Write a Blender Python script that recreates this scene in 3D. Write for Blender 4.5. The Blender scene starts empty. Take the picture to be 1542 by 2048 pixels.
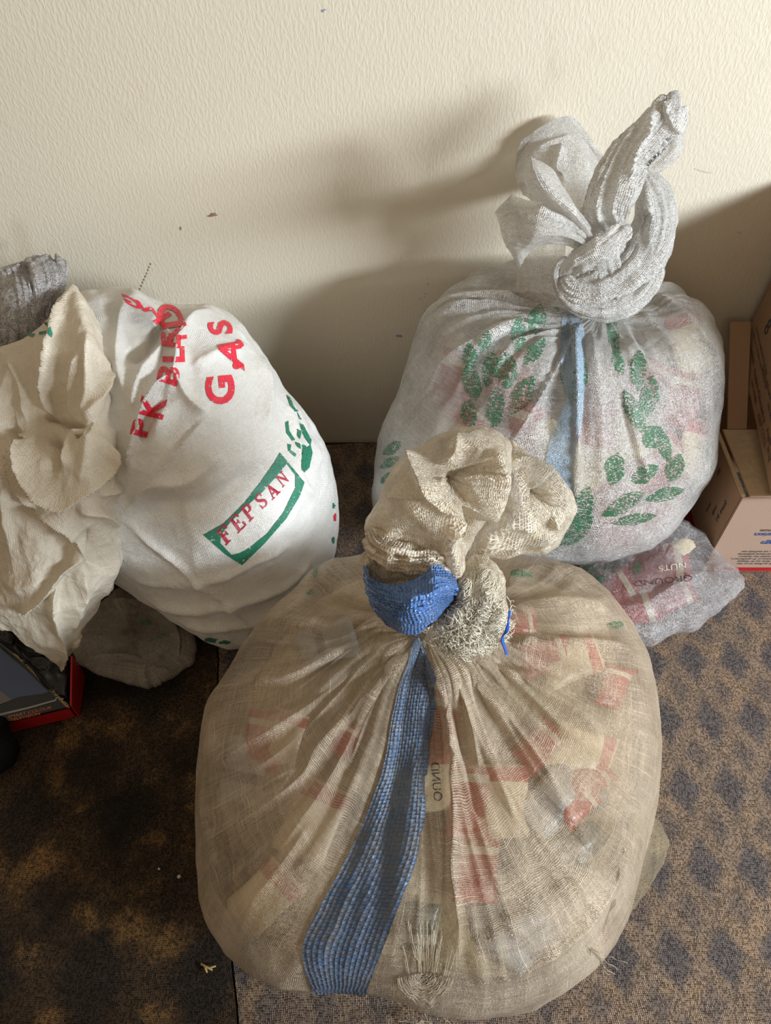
import bpy, bmesh, math, random
import numpy as np
from mathutils import Vector
from mathutils.bvhtree import BVHTree
from mathutils.geometry import delaunay_2d_cdt

R = math.radians
SC = bpy.context.scene
COL = SC.collection

# ------------------------------------------------------------------ camera
FPX = 1480.0
CAMP = np.array([0.0, -1.173, 1.15])
PITCH = R(50)
cam_d = bpy.data.cameras.new('camera')
cam_d.sensor_fit = 'VERTICAL'; cam_d.sensor_height = 36.0
cam_d.lens = FPX / 2048 * 36.0
cam_d.clip_start = 0.02
cam = bpy.data.objects.new('camera', cam_d); COL.objects.link(cam)
cam.location = CAMP; cam.rotation_euler = (R(90) - PITCH, 0, 0)
SC.camera = cam
FW = np.array([0, math.cos(PITCH), -math.sin(PITCH)])
UPV = np.array([0, math.sin(PITCH), math.cos(PITCH)])
RTV = np.array([1.0, 0, 0])

# ------------------------------------------------------------------ light
w = bpy.data.worlds.new('world'); SC.world = w; w.use_nodes = True
w.node_tree.nodes['Background'].inputs[0].default_value = (1.0, 0.79, 0.56, 1)
w.node_tree.nodes['Background'].inputs[1].default_value = 0.31

def area(name, loc, target, sx, sy, power, color):
    d = bpy.data.lights.new(name, 'AREA'); d.shape = 'RECTANGLE'; d.size = sx; d.size_y = sy
    d.energy = power; d.color = color
    o = bpy.data.objects.new(name, d); COL.objects.link(o)
    o.location = loc
    o.rotation_euler = (Vector(target) - Vector(loc)).to_track_quat('-Z', 'Y').to_euler()
    return o
KD = Vector((1.42, -1.0, 0.54)).normalized()
area('window_daylight', Vector((0.2, -0.3, 0.5)) + KD * 3.6, (0.2, -0.3, 0.5), 1.75, 0.34, 228, (0.83, 0.92, 1.0))
area('room_daylight', (-0.6, -3.2, 1.9), (0, 0, 0.7), 1.6, 1.2, 5, (1.0, 0.88, 0.72))
SC.view_settings.view_transform = 'Standard'; SC.view_settings.look = 'None'
SC.view_settings.exposure = 0.0; SC.view_settings.gamma = 1.0
SC.view_settings.use_curve_mapping = False
SC.cycles.max_bounces = 6; SC.cycles.diffuse_bounces = 3; SC.cycles.glossy_bounces = 2; SC.cycles.transmission_bounces = 4
SC.cycles.transparent_max_bounces = 10; SC.cycles.use_adaptive_sampling = True; SC.cycles.adaptive_threshold = 0.03

# ------------------------------------------------------------------ measuring helpers
def ray(px, py):
    return FW + RTV * ((px - 771.0) / FPX) - UPV * ((py - 1024.0) / FPX)
def PY(px, py, Y):                     # the point seen at a pixel of the photo, on the upright plane y = Y
    r = ray(px, py); return CAMP + r * ((Y - CAMP[1]) / r[1])
def PZ(px, py, Z):                     # ... on the level plane z = Z
    r = ray(px, py); return CAMP + r * ((Z - CAMP[2]) / r[2])
def proj(V):
    d = V - CAMP; z = d @ FW
    return np.stack([771 + FPX * (d @ RTV) / z, 1024 - FPX * (d @ UPV) / z], -1), z

def hash3(i):
    i = i.astype(np.int64)
    h = (i[..., 0] * 73856093) ^ (i[..., 1] * 19349663) ^ (i[..., 2] * 83492791)
    h = (h ^ (h >> 13)) * 1274126177
    h = h ^ (h >> 16)
    return (h & 0xffffff) / float(0xffffff)
def vnoise(p):
    p = np.asarray(p, float); i = np.floor(p); f = p - i; f = f * f * (3 - 2 * f)
    r = 0
    for dx in (0, 1):
        for dy in (0, 1):
            for dz in (0, 1):
                wgt = (f[..., 0] if dx else 1 - f[..., 0]) * (f[..., 1] if dy else 1 - f[..., 1]) * (f[..., 2] if dz else 1 - f[..., 2])
                r = r + wgt * hash3(i + np.array([dx, dy, dz]))
    return r
def fbm(p, o=4, g=0.5):
    s = 0; a = 1; t = 0
    for k in range(o):
        s = s + a * (vnoise(p) - 0.5); t += a; a *= g; p = p * 2.03 + 17.3
    return s / t
def ridged(p, o=3, g=0.5):
    s = 0; a = 1; t = 0
    for k in range(o):
        s = s + a * (1 - np.abs(2 * vnoise(p) - 1) * 2.0); t += a; a *= g; p = p * 2.1 + 9.7
    return s / t

def grid_faces(nu, nv, wrap):
    f = []
    mu = nu if wrap else nu - 1
    for j in range(nv - 1):
        for i in range(mu):
            a = j * nu + i; b = j * nu + (i + 1) % nu
            f.append((a, b, b + nu, a + nu))
    return f
def normals(G, wrap):
    if wrap:
        du = np.roll(G, -1, 1) - np.roll(G, 1, 1)
    else:
        du = np.gradient(G, axis=1)
    dv = np.gradient(G, axis=0)
    n = np.cross(du, dv); l = np.linalg.norm(n, axis=-1, keepdims=True)
    return n / np.maximum(l, 1e-9)

def smoothN(N, wrap, it=8):
    for _ in range(it):
        a = np.roll(N, 1, 1) + np.roll(N, -1, 1)
        if not wrap: a[:, 0] = N[:, 0] * 2; a[:, -1] = N[:, -1] * 2
        c = np.empty_like(N); c[1:-1] = N[2:] + N[:-2]; c[0] = N[0] * 2; c[-1] = N[-1] * 2
        N = (N * 2 + a + c) / 6
    return N / np.maximum(np.linalg.norm(N, axis=-1, keepdims=True), 1e-9)
def link_mesh(name, verts, faces, mat, parent=None, uv=None, smooth=True):
    me = bpy.data.meshes.new(name)
    me.from_pydata([tuple(v) for v in np.asarray(verts, float).tolist()], [], faces)
    if uv is not None:
        ul = me.uv_layers.new(name='UVMap')
        li = np.zeros(len(me.loops), dtype=np.int32); me.loops.foreach_get('vertex_index', li)
        ul.data.foreach_set('uv', np.asarray(uv, float)[li].ravel())
    if smooth:
        me.polygons.foreach_set('use_smooth', [True] * len(me.polygons))
    me.update()
    o = bpy.data.objects.new(name, me); COL.objects.link(o)
    if mat: me.materials.append(mat)
    if parent: o.parent = parent
    return o
def thing(name, label, cat, loc=(0, 0, 0), group=None):
    o = bpy.data.objects.new(name, None); COL.objects.link(o); o.empty_display_size = 0.05
    o.location = loc; o['label'] = label; o['category'] = cat
    if group: o['group'] = group
    return o
def adopt(root, *obs):
    for o in obs:
        o.parent = root
        o.matrix_parent_inverse = root.matrix_basis.inverted()
def tag(o, label, cat, group=None):
    o['label'] = label; o['category'] = cat
    if group: o['group'] = group
    return o

# fold lines: (points in photo pixels, width px, height m, kind)  kind r ridge, v soft ridge, s step (sharp on the right of travel)
def fold_field(V, N, folds, front=True):
    H = np.zeros(len(V))
    if not folds: return H
    P, z = proj(V)
    d = V - CAMP; d /= np.linalg.norm(d, axis=1, keepdims=True)
    face = np.clip(-(N * d).sum(1) * 3, 0, 1) if front else np.ones(len(V))
    for pts, wd, h, kind in folds:
        pts = spline2(pts, 6)
        best = np.full(len(V), 1e9); sd = np.zeros(len(V)); par = np.zeros(len(V))
        L = np.r_[0, np.cumsum(np.linalg.norm(np.diff(pts, axis=0), axis=1))]; T = L[-1]
        for k in range(len(pts) - 1):
            a, b = pts[k], pts[k + 1]; ab = b - a; l2 = (ab @ ab) + 1e-9
            t = np.clip(((P - a) @ ab) / l2, 0, 1)
            q = P - (a + t[:, None] * ab); dd = np.hypot(q[:, 0], q[:, 1])
            m = dd < best
            cr = ab[0] * q[:, 1] - ab[1] * q[:, 0]
            best = np.where(m, dd, best); sd = np.where(m, np.sign(cr) * dd, sd)
            par = np.where(m, (L[k] + t * math.sqrt(l2)) / T, par)
        tp = np.clip(np.minimum(par / 0.18, (1 - par) / 0.18), 0, 1); tp = 0.15 + 0.85 * tp * tp * (3 - 2 * tp)
        if kind == 'r': g = np.exp(-(best / wd) ** 1.3)
        elif kind == 'v': g = np.exp(-(best / wd) ** 2)
        elif kind == 's': g = np.where(sd > 0, np.exp(-best / (0.22 * wd)), np.exp(-(best / wd)))
        elif kind == 'l': g = np.where(sd < 0, np.exp(-best / (0.22 * wd)), np.exp(-(best / wd)))
        H += h * g * tp * face
    return H
def spline2(pts, n):
    p = np.array(pts, float)
    if len(p) < 3:
        t = np.linspace(0, 1, n + 1)[:, None]; return p[0] * (1 - t) + p[-1] * t
    q = np.vstack([2 * p[0] - p[1], p, 2 * p[-1] - p[-2]]); out = []
    for k in range(1, len(q) - 2):
        for i in range(n):
            t = i / n
            out.append(0.5 * ((2 * q[k]) + (q[k + 1] - q[k - 1]) * t + (2 * q[k - 1] - 5 * q[k] + 4 * q[k + 1] - q[k + 2]) * t * t + (3 * q[k] - 3 * q[k + 1] + q[k + 2] - q[k - 1]) * t ** 3))
    out.append(p[-1]); return np.array(out)

def smooth_polar(outline, c, nb=360):
    o = np.array(outline, float); o = np.vstack([o, o[:1]]); o = np.vstack([o[i] + (o[i + 1] - o[i]) * t for i in range(len(o) - 1) for t in np.linspace(0, 1, 30)[:-1]])
    a = np.arctan2(o[:, 1] - c[1], o[:, 0] - c[0]); r = np.hypot(o[:, 0] - c[0], o[:, 1] - c[1])
    bins = ((a + math.pi) / (2 * math.pi) * nb).astype(int) % nb
    T = np.zeros(nb)
    np.maximum.at(T, bins, r)
    idx = np.where(T > 0)[0]
    T = np.interp(np.arange(nb), np.r_[idx - nb, idx, idx + nb], np.tile(T[idx], 3))
    return T
def body(center, radii, outline, nu=400, nv=260, neck=None, neck_rise=0.05, neck_w=0.3, pw=(0.9, 0.9), flat=0.75,
         folds=(), wr=None, zmin=0.002, ymax=-0.004, fit=5, cpx=None, pleat=0.0, pleat_n=40, seed=0, tiltvec=None, front=True):
    """a closed filled bag: grid around its upright axis, its outline brought to the measured one, then pleats and creases"""
    center = np.array(center, float)
    th = np.linspace(0, 2 * math.pi, nu, endpoint=False) + math.pi / 2
    t = np.linspace(0, 1, nv); al = math.pi * (0.004 + 0.992 * (0.8 * t + 0.2 * t * t))
    A, TH = np.meshgrid(al, th, indexing='ij')
    ca, sa = np.cos(A), np.abs(np.sin(A))
    s = sa ** pw[0]
    cz = np.where(ca > 0, np.abs(ca) ** pw[1], -np.abs(ca) ** flat)
    G = np.stack([radii[0] * s * np.cos(TH), radii[1] * s * np.sin(TH), radii[2] * cz], -1)
    if tiltvec is not None:                       # lean the whole form: z axis goes to tiltvec
        q = Vector((0, 0, 1)).rotation_difference(Vector(tiltvec)); M = np.array(q.to_matrix()); G = G @ M.T
    G = G + center
    # pixel centre
    if cpx is None: o = np.array(outline); cpx = ((o[:, 0].min() + o[:, 0].max()) / 2, (o[:, 1].min() + o[:, 1].max()) / 2)
    cpx = np.array(cpx, float)
    P0, z0 = proj(center[None]); 
    shift = (cpx - P0[0]) / FPX * z0[0]
    G = G + RTV * shift[0] - UPV * shift[1]; center = center + RTV * shift[0] - UPV * shift[1]
    T = smooth_polar(outline, cpx); nb = len(T)
    ax = center - CAMP; zc = ax @ FW
    def clampV(G):
        z = G[..., 2]; kk = min(0.03, radii[2] * 0.5)      # settle onto the floor, each point keeping its sight line
        nz = np.where(z < zmin + kk, zmin + kk * np.exp(np.minimum(z - zmin - kk, 0) / kk), z)
        G = CAMP + (G - CAMP) * ((nz - CAMP[2]) / (z - CAMP[2]))[..., None]
        if ymax is not None:
            G[..., 1] = np.where(G[..., 1] > ymax - 0.02, ymax - 0.02 * np.exp(-(G[..., 1] - ymax + 0.02) / 0.02), G[..., 1])
        return G
    for it in range(fit):
        P, z = proj(G.reshape(-1, 3)); d = P - cpx
        a = np.arctan2(d[:, 1], d[:, 0]); r = np.hypot(d[:, 0], d[:, 1])
        b = ((a + math.pi) / (2 * math.pi) * nb).astype(int) % nb
        Rm = np.zeros(nb); np.maximum.at(Rm, b, r)
        Rm = np.where(Rm > 0, Rm, np.median(Rm))
        s = T / Rm; k = np.ones(9) / 9; s = np.clip(s, 0.6, 1.6); s = np.convolve(np.r_[s[-4:], s, s[:4]], k, 'valid')
        af = (a + math.pi) / (2 * math.pi) * nb - 0.5; i0 = np.floor(af).astype(int); f = af - i0
        sv = s[i0 % nb] * (1 - f) + s[(i0 + 1) % nb] * f
        newP = cpx + d * sv[:, None]
        V = CAMP + (FW + RTV * ((newP[:, :1] - 771) / FPX) - UPV * ((newP[:, 1:] - 1024) / FPX)) * z[:, None]
        G = V.reshape(G.shape)
        if it < fit - 1: G = clampV(G)
    G = clampV(G)
    if neck is not None:
        neck = np.array(neck, float)
        wgt = np.exp(-(A / (neck_w * 1.6)) ** 2)[..., None]
        G = G + (neck - np.array([0, 0, neck_rise]) - G[0].mean(0)) * wgt
        G[..., 2] += neck_rise * np.exp(-(A / neck_w) * 1.6)
    N = normals(G, True)
    if (N * (G - center)).sum() < 0: N = -N
    h = np.zeros(A.shape)
    if pleat:
        x = np.stack([np.cos(TH) * pleat_n / 6.3, np.sin(TH) * pleat_n / 6.3, A * 0.55 + seed], -1)
        rd = ridged(x, 2, 0.6) - 0.3
        h += pleat * rd * np.exp(-((A - 0.5) / 0.62) ** 2)
    wgt = np.clip((G[..., 2] - zmin) / 0.03, 0.1, 1)
    G = G + N * (h * wgt)[..., None]
    V = G.reshape(-1, 3); N = normals(G, True)
    if (N * (G - center)).sum() < 0: N = -N
    N = smoothN(N, True, 12).reshape(-1, 3)
    V = V + N * fold_field(V, N, folds, front)[:, None]
    if wr:
        for amp, fr, st in wr:       # amplitude, frequency per metre, vertical stretch
            x = V * fr; x = np.stack([x[..., 0], x[..., 1], x[..., 2] * st], -1) + seed * 3.1
            V = V + N * (amp * (ridged(x, 2, 0.4) - 0.35) * wgt.reshape(-1))[:, None]
    V[:, 2] = np.maximum(V[:, 2], zmin)
    if ymax is not None: V[:, 1] = np.minimum(V[:, 1], ymax)
    G = V.reshape(G.shape)
    Rr = max(radii[0], radii[1])
    seg = np.linalg.norm(np.diff(G.mean(1)[:, None] * 0 + G, axis=0), axis=2).mean(1); vv = np.r_[0, np.cumsum(seg)]
    uu = TH * Rr
    uv = np.stack([uu, np.broadcast_to(vv[:, None], A.shape)], -1).reshape(-1, 2)
    F = grid_faces(nu, nv, True)
    # caps
    F.append(tuple(range(nu - 1, -1, -1))); F.append(tuple(range((nv - 1) * nu, nv * nu)))
    return dict(V=V, F=F, uv=uv, G=G, center=center)
def fix_seam(o, nu):      # loops across the seam of the wrapped grid
    me = o.data; ul = me.uv_layers[0].data
    per = None
    return
def build(b, name, mat, parent=None):
    return link_mesh(name, b['V'], b['F'], mat, parent, b['uv'])
def bvh_of(b):
    return BVHTree.FromPolygons([tuple(v) for v in b['V'].tolist()], b['F'])

def shoot(bvh, px, py, off=0.0008):
    r = Vector(ray(px, py)); r.normalize(); o = Vector(CAMP)
    loc, nor, i, d = bvh.ray_cast(o, r)
    if loc is None:
        # nearest point to the ray: sample
        best = None
        for dd in np.linspace(0.6, 1.7, 24):
            q = o + r * float(dd); l2, n2, i2, d2 = bvh.find_nearest(q)
            if best is None or d2 < best[0]: best = (d2, l2, n2)
        loc, nor = best[1], best[2]
    if nor.dot(r) > 0: nor = -nor
    return loc + nor * off, nor
def surf_strip(name, left, right, bvh, mat, parent, nl=90, nc=14, off=0.001, bulge=0.0):
    L = spline2(left, 12); Rr = spline2(right, 12)
    def rs(p, n):
        l = np.r_[0, np.cumsum(np.linalg.norm(np.diff(p, axis=0), axis=1))]; s = np.linspace(0, l[-1], n)
        return np.stack([np.interp(s, l, p[:, 0]), np.interp(s, l, p[:, 1])], -1)
    L = rs(L, nl); Rr = rs(Rr, nl); V = []; uv = []; acc = 0; prev = None
    for i in range(nl):
        row = []
        for j in range(nc):
            t = j / (nc - 1); q = L[i] * (1 - t) + Rr[i] * t
            p, n = shoot(bvh, q[0], q[1], off + bulge * math.sin(math.pi * t)); row.append(p)
        if prev is not None: acc += (row[nc // 2] - prev).length
        prev = row[nc // 2]
        for j in range(nc):
            V.append(row[j]); uv.append((j / (nc - 1) * 0.058, acc))
    return link_mesh(name, [list(v) for v in V], grid_faces(nc, nl, False), mat, parent, uv)
def decal(name, rings, bvh, mat, parent, step=6.0, off=0.0009):
    """flat print that lies on the cloth: rings of pixel points, filled (holes by even-odd), laid onto the surface"""
    rings = [np.array(r, float) for r in rings]
    allp = []; edges = []
    for r in rings:
        dense = []
        for i in range(len(r)):
            a, b = r[i], r[(i + 1) % len(r)]; n = max(1, int(np.hypot(*(b - a)) / step))
            for k in range(n): dense.append(a + (b - a) * k / n)
        s = len(allp); n = len(dense)
        allp += dense; edges += [(s + i, s + (i + 1) % n) for i in range(n)]
    A = np.array(allp); mn = A.min(0); mx = A.max(0)
    def inside(q):
        c = False
        for r in rings:
            x, y = r[:, 0], r[:, 1]; x2, y2 = np.roll(x, -1), np.roll(y, -1)
            m = ((y > q[1]) != (y2 > q[1])); xi = (x2 - x) * (q[1] - y) / (y2 - y + 1e-12) + x
            c ^= bool((np.sum(m & (q[0] < xi)) % 2))
        return c
    for gx in np.arange(mn[0] + step / 2, mx[0], step):
        for gy in np.arange(mn[1] + step / 2, mx[1], step):
            if inside((gx, gy)) and np.min(np.hypot(A[:, 0] - gx, A[:, 1] - gy)) > step * 0.5: allp.append(np.array((gx, gy)))
    vs, es, fs, *_ = delaunay_2d_cdt([Vector(p) for p in allp], edges, [], 0, 1e-4)
    F = []
    for f in fs:
        c = sum((vs[i] for i in f), Vector((0, 0))) / len(f)
        if inside((c.x, c.y)): F.append(tuple(f))
    if not F: return None
    V = [list(shoot(bvh, p.x, p.y, off)[0]) for p in vs]
    return link_mesh(name, V, F, mat, parent, [(p.x * 0.0008, p.y * 0.0008) for p in vs])
def font_rings(txt, bold=0.03, shear=0.0):
    """outlines of a line of type in units of its height"""
    cu = bpy.data.curves.new('type', 'FONT'); cu.body = txt; cu.size = 1; cu.offset = bold; cu.resolution_u = 4
    ob = bpy.data.objects.new('type', cu); COL.objects.link(ob)
    bpy.context.view_layer.update()
    me = bpy.data.meshes.new_from_object(ob.evaluated_get(bpy.context.evaluated_depsgraph_get()))
    bm = bmesh.new(); bm.from_mesh(me); bmesh.ops.remove_doubles(bm, verts=bm.verts, dist=1e-4)
    rings = []; seen = set()
    be = [e for e in bm.edges if len(e.link_faces) == 1]
    adj = {}
    for e in be:
        for v in e.verts: adj.setdefault(v.index, []).append(e)
    bm.verts.ensure_lookup_table()
    used = set()
    for e in be:
        if e in used: continue
        ring = []; v = e.verts[0]; cur = e
        while cur is not None and cur not in used:
            used.add(cur); ring.append((v.co.x, v.co.y)); v = cur.other_vert(v)
            cur = next((x for x in adj[v.index] if x not in used), None)
        if len(ring) > 2: rings.append(np.array(ring))
    bm.free(); bpy.data.objects.remove(ob); bpy.data.meshes.remove(me); bpy.data.curves.remove(cu)
    return rings
def text_decal(name, txt, origin, ax, ay, bvh, mat, parent, step=6, bold=0.03, off=0.001):
    """ax: pixel vector of one unit of advance, ay: pixel vector of one unit of letter height"""
    rs = [np.array([np.array(origin) + x * np.array(ax) + y * np.array(ay) for x, y in r]) for r in font_rings(txt, bold)]
    return decal(name, rs, bvh, mat, parent, step, off)

def catmull_grid(C, n0, n1):
    C = np.array(C, float)
    def interp(C, n):
        m = len(C); t = np.linspace(0, m - 1, n); k = np.minimum(t.astype(int), m - 2); f = (t - k)[:, None, None]
        E = np.concatenate([2 * C[:1] - C[1:2], C, 2 * C[-1:] - C[-2:-1]])
        p0, p1, p2, p3 = E[k], E[k + 1], E[k + 2], E[k + 3]
        return 0.5 * (2 * p1 + (p2 - p0) * f + (2 * p0 - 5 * p1 + 4 * p2 - p3) * f ** 2 + (3 * p1 - 3 * p2 + p3 - p0) * f ** 3)
    D = interp(C, n0); D = interp(D.transpose(1, 0, 2), n1).transpose(1, 0, 2); return D
def sheet(name, grid, mat, parent, n=(120, 120), wr=(), pleat=(), folds=(), fray=0.0, seed=0, front=False, octv=2, fs=1.0):
    """a piece of cloth spanned over control points (px, py, Y)"""
    C = [[PY(*p) for p in row] for row in grid]
    G = catmull_grid(C, n[0], n[1])
    N = normals(G, False)
    if (N * (G - CAMP)).sum() > 0: N = -N
    T0, T1 = np.meshgrid(np.linspace(0, 1, n[0]), np.linspace(0, 1, n[1]), indexing='ij')
    h = np.zeros(T0.shape)
    for amp, k, axis in pleat:        # pleats running along axis 0 or 1
        a, b = (T1, T0) if axis == 0 else (T0, T1)
        x = np.stack([a * k, b * 1.3 + seed, np.full(a.shape, seed * 1.7)], -1)
        h += amp * (ridged(x, 2, 0.5) - 0.3)
    G = G + N * h[..., None]
    N = normals(G, False)
    if (N * (G - CAMP)).sum() > 0: N = -N
    N = smoothN(N, False, 12).reshape(-1, 3)
    V = G.reshape(-1, 3); V = V + N * fold_field(V, N, folds, front)[:, None] * fs
    for amp, fr in wr:
        V = V + N * (amp * (ridged(V * fr + seed * 7.7, octv, 0.4) - 0.35))[:, None]
    G = V.reshape(G.shape)
    if fray:
        k = fray * (fbm(np.stack([np.arange(n[1]) * 0.35, np.zeros(n[1]) + seed, np.zeros(n[1])], -1), 3))
        G[-1] += (G[-1] - G[-3]) * 0 + k[:, None] * np.array([0, 0.3, 1.0])
    u = np.r_[0, np.cumsum(np.linalg.norm(np.diff(G, axis=0), axis=2).mean(1))]
    v = np.r_[0, np.cumsum(np.linalg.norm(np.diff(G, axis=1), axis=2).mean(0))]
    U, W = np.meshgrid(u, v, indexing='ij')
    return link_mesh(name, G.reshape(-1, 3), grid_faces(n[1], n[0], False), mat, parent, np.stack([U, W], -1).reshape(-1, 2))
def loft(name, spine, mat, parent, nu=90, nv=120, pleat=0.004, k=5, twist=0.0, flat=1.0, wr=(), seed=0, ends=(1, 1), folds=()):
    """a bunched roll of cloth: spine of (px, py, Y, half width in px), pleated lengthwise"""
    S = np.array([PY(p[0], p[1], p[2]) for p in spine]); rad = []
    for p in spine:
        q = PY(p[0], p[1], p[2]); z = (q - CAMP) @ FW; rad.append(p[3] * z / FPX)
    D = np.concatenate([S, np.array(rad)[:, None]], 1)
    D = catmull_grid(np.stack([D, D], 1), nv, 2)[:, 0]
    S = D[:, :3]; rad = np.maximum(D[:, 3], 0.001)
    T = np.gradient(S, axis=0); T /= np.linalg.norm(T, axis=1, keepdims=True)
    view = S - CAMP; view /= np.linalg.norm(view, axis=1, keepdims=True)
    A = np.cross(T, view); A /= np.linalg.norm(A, axis=1, keepdims=True); B = np.cross(T, A)
    th = np.linspace(0, 2 * math.pi, nu, endpoint=False); t = np.linspace(0, 1, nv)
    TT, TH = np.meshgrid(t, th, indexing='ij')
    endt = np.ones(nv)
    if ends[0]: endt *= np.sqrt(np.clip(t / 0.06, 0.02, 1))
    if ends[1]: endt *= np.sqrt(np.clip((1 - t) / 0.06, 0.02, 1))
    x = np.stack([np.cos(TH + twist * TT) * k / 2, np.sin(TH + twist * TT) * k / 2, TT * 1.2 + seed], -1)
    h = pleat * (ridged(x, 2, 0.45) - 0.3) * (rad / rad.max())[:, None]
    r = rad[:, None] + h
    r = r * endt[:, None]
    G = S[:, None] + A[:, None] * (np.cos(TH) * r)[..., None] + B[:, None] * (np.sin(TH) * r * flat)[..., None]
    for amp, fr in wr:
        N = normals(G, True)
        G = G + smoothN(N, True, 6) * (amp * (ridged(G * fr + seed * 5.1, 2, 0.4) - 0.35))[..., None]
    V = G.reshape(-1, 3)
    if folds:
        N = normals(G, True)
        if (N * (G - S[:, None])).sum() < 0: N = -N
        V = V + N.reshape(-1, 3) * fold_field(V, N.reshape(-1, 3), folds)[:, None]; G = V.reshape(G.shape)
    u = np.broadcast_to(TH * rad.mean(), TH.shape); v = np.r_[0, np.cumsum(np.linalg.norm(np.diff(S, axis=0), axis=1))]
    F = grid_faces(nu, nv, True); F.append(tuple(range(nu - 1, -1, -1))); F.append(tuple(range((nv - 1) * nu, nv * nu)))
    return link_mesh(name, V, F, mat, parent, np.stack([u, np.broadcast_to(v[:, None], u.shape)], -1).reshape(-1, 2))
def threads(name, lines, rad, mat, parent, stuff=True):
    """many thin threads in one mesh: lines = list of (n,3) arrays"""
    V = []; F = []
    for L in lines:
        L = np.array(L); s = len(V); n = len(L)
        T = np.gradient(L, axis=0); T /= np.linalg.norm(T, axis=1, keepdims=True) + 1e-9
        a = np.cross(T, [0.31, 0.5, 0.81]); a /= np.linalg.norm(a, axis=1, keepdims=True) + 1e-9; b = np.cross(T, a)
        for k in range(3):
            c = 2 * math.pi * k / 3; V += list(L + (a * math.cos(c) + b * math.sin(c)) * rad)
        for k in range(3):
            k2 = (k + 1) % 3
            for i in range(n - 1): F.append((s + k * n + i, s + k2 * n + i, s + k2 * n + i + 1, s + k * n + i + 1))
    o = link_mesh(name, np.array(V), F, mat, parent)
    if stuff: o['kind'] = 'stuff'
    return o
# ------------------------------------------------------------------ materials
class NT:
    def __init__(s, name):
        s.m = bpy.data.materials.new(name); s.m.use_nodes = True; s.t = s.m.node_tree; s.t.nodes.clear()
        s.out = s.t.nodes.new('ShaderNodeOutputMaterial')
    def __call__(s, kind, ins=None, out=0, **kw):
        n = s.t.nodes.new('ShaderNode' + kind)
        for k, v in kw.items(): setattr(n, k, v)
        for k, v in (ins or {}).items(): s.put(n.inputs[k], v)
        return n.outputs[out]
    def put(s, sock, v):
        if isinstance(v, bpy.types.NodeSocket): s.t.links.new(v, sock)
        elif isinstance(v, (tuple, list)) and len(v) == 3 and sock.type == 'RGBA': sock.default_value = (*v, 1)
        else: sock.default_value = v
    def m2(s, op, a, b=0.0, c=None):
        i = {0: a, 1: b}
        if c is not None: i[2] = c
        return s('Math', i, operation=op)
    def mix(s, f, a, b, mode='MIX'):
        n = s.t.nodes.new('ShaderNodeMix'); n.data_type = 'RGBA'; n.blend_type = mode
        s.put(n.inputs[0], f); s.put(n.inputs[6], a); s.put(n.inputs[7], b); return n.outputs[2]
    def ramp(s, f, lo, hi, a=0.0, b=1.0, kind='SMOOTHSTEP'):
        return s('MapRange', {'Value': f, 'From Min': lo, 'From Max': hi, 'To Min': a, 'To Max': b}, interpolation_type=kind)
    def noise(s, vec, scale, detail=3.0, rough=0.55, dist=0.0):
        return s('TexNoise', {'Vector': vec, 'Scale': scale, 'Detail': detail, 'Roughness': rough, 'Distortion': dist})
    def scale(s, vec, v):
        return s('VectorMath', {0: vec, 1: v}, operation='MULTIPLY')
    def bump(s, h, strength, dist, normal=None):
        i = {'Height': h, 'Strength': strength, 'Distance': dist}
        if normal is not None: i['Normal'] = normal
        return s('Bump', i)
    def principled(s, **k):
        n = s.t.nodes.new('ShaderNodeBsdfPrincipled')
        for a, v in k.items(): s.put(n.inputs[a.replace('_', ' ')], v)
        return n.outputs[0]
    def done(s, sh):
        s.t.links.new(sh, s.out.inputs[0]); return s.m
def obj_coord(n): return n('TexCoord', out=3)
def uv_coord(n): return n('TexCoord', out=2)

def simple(name, col, rough=0.6, spec=0.4, var=0.1, scale=30, bump=0.0, bscale=200):
    n = NT(name); c = obj_coord(n)
    nz = n.noise(c, scale, 4)
    dark = tuple(x * (1 - var) for x in col); lite = tuple(min(1, x * (1 + var)) for x in col)
    k = n.mix(nz, dark, lite); kw = {}
    if bump: kw['Normal'] = n.bump(n.noise(c, bscale, 3), 0.6, bump)
    return n.done(n.principled(Base_Color=k, Roughness=rough, Specular_IOR_Level=spec, **kw))

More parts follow.
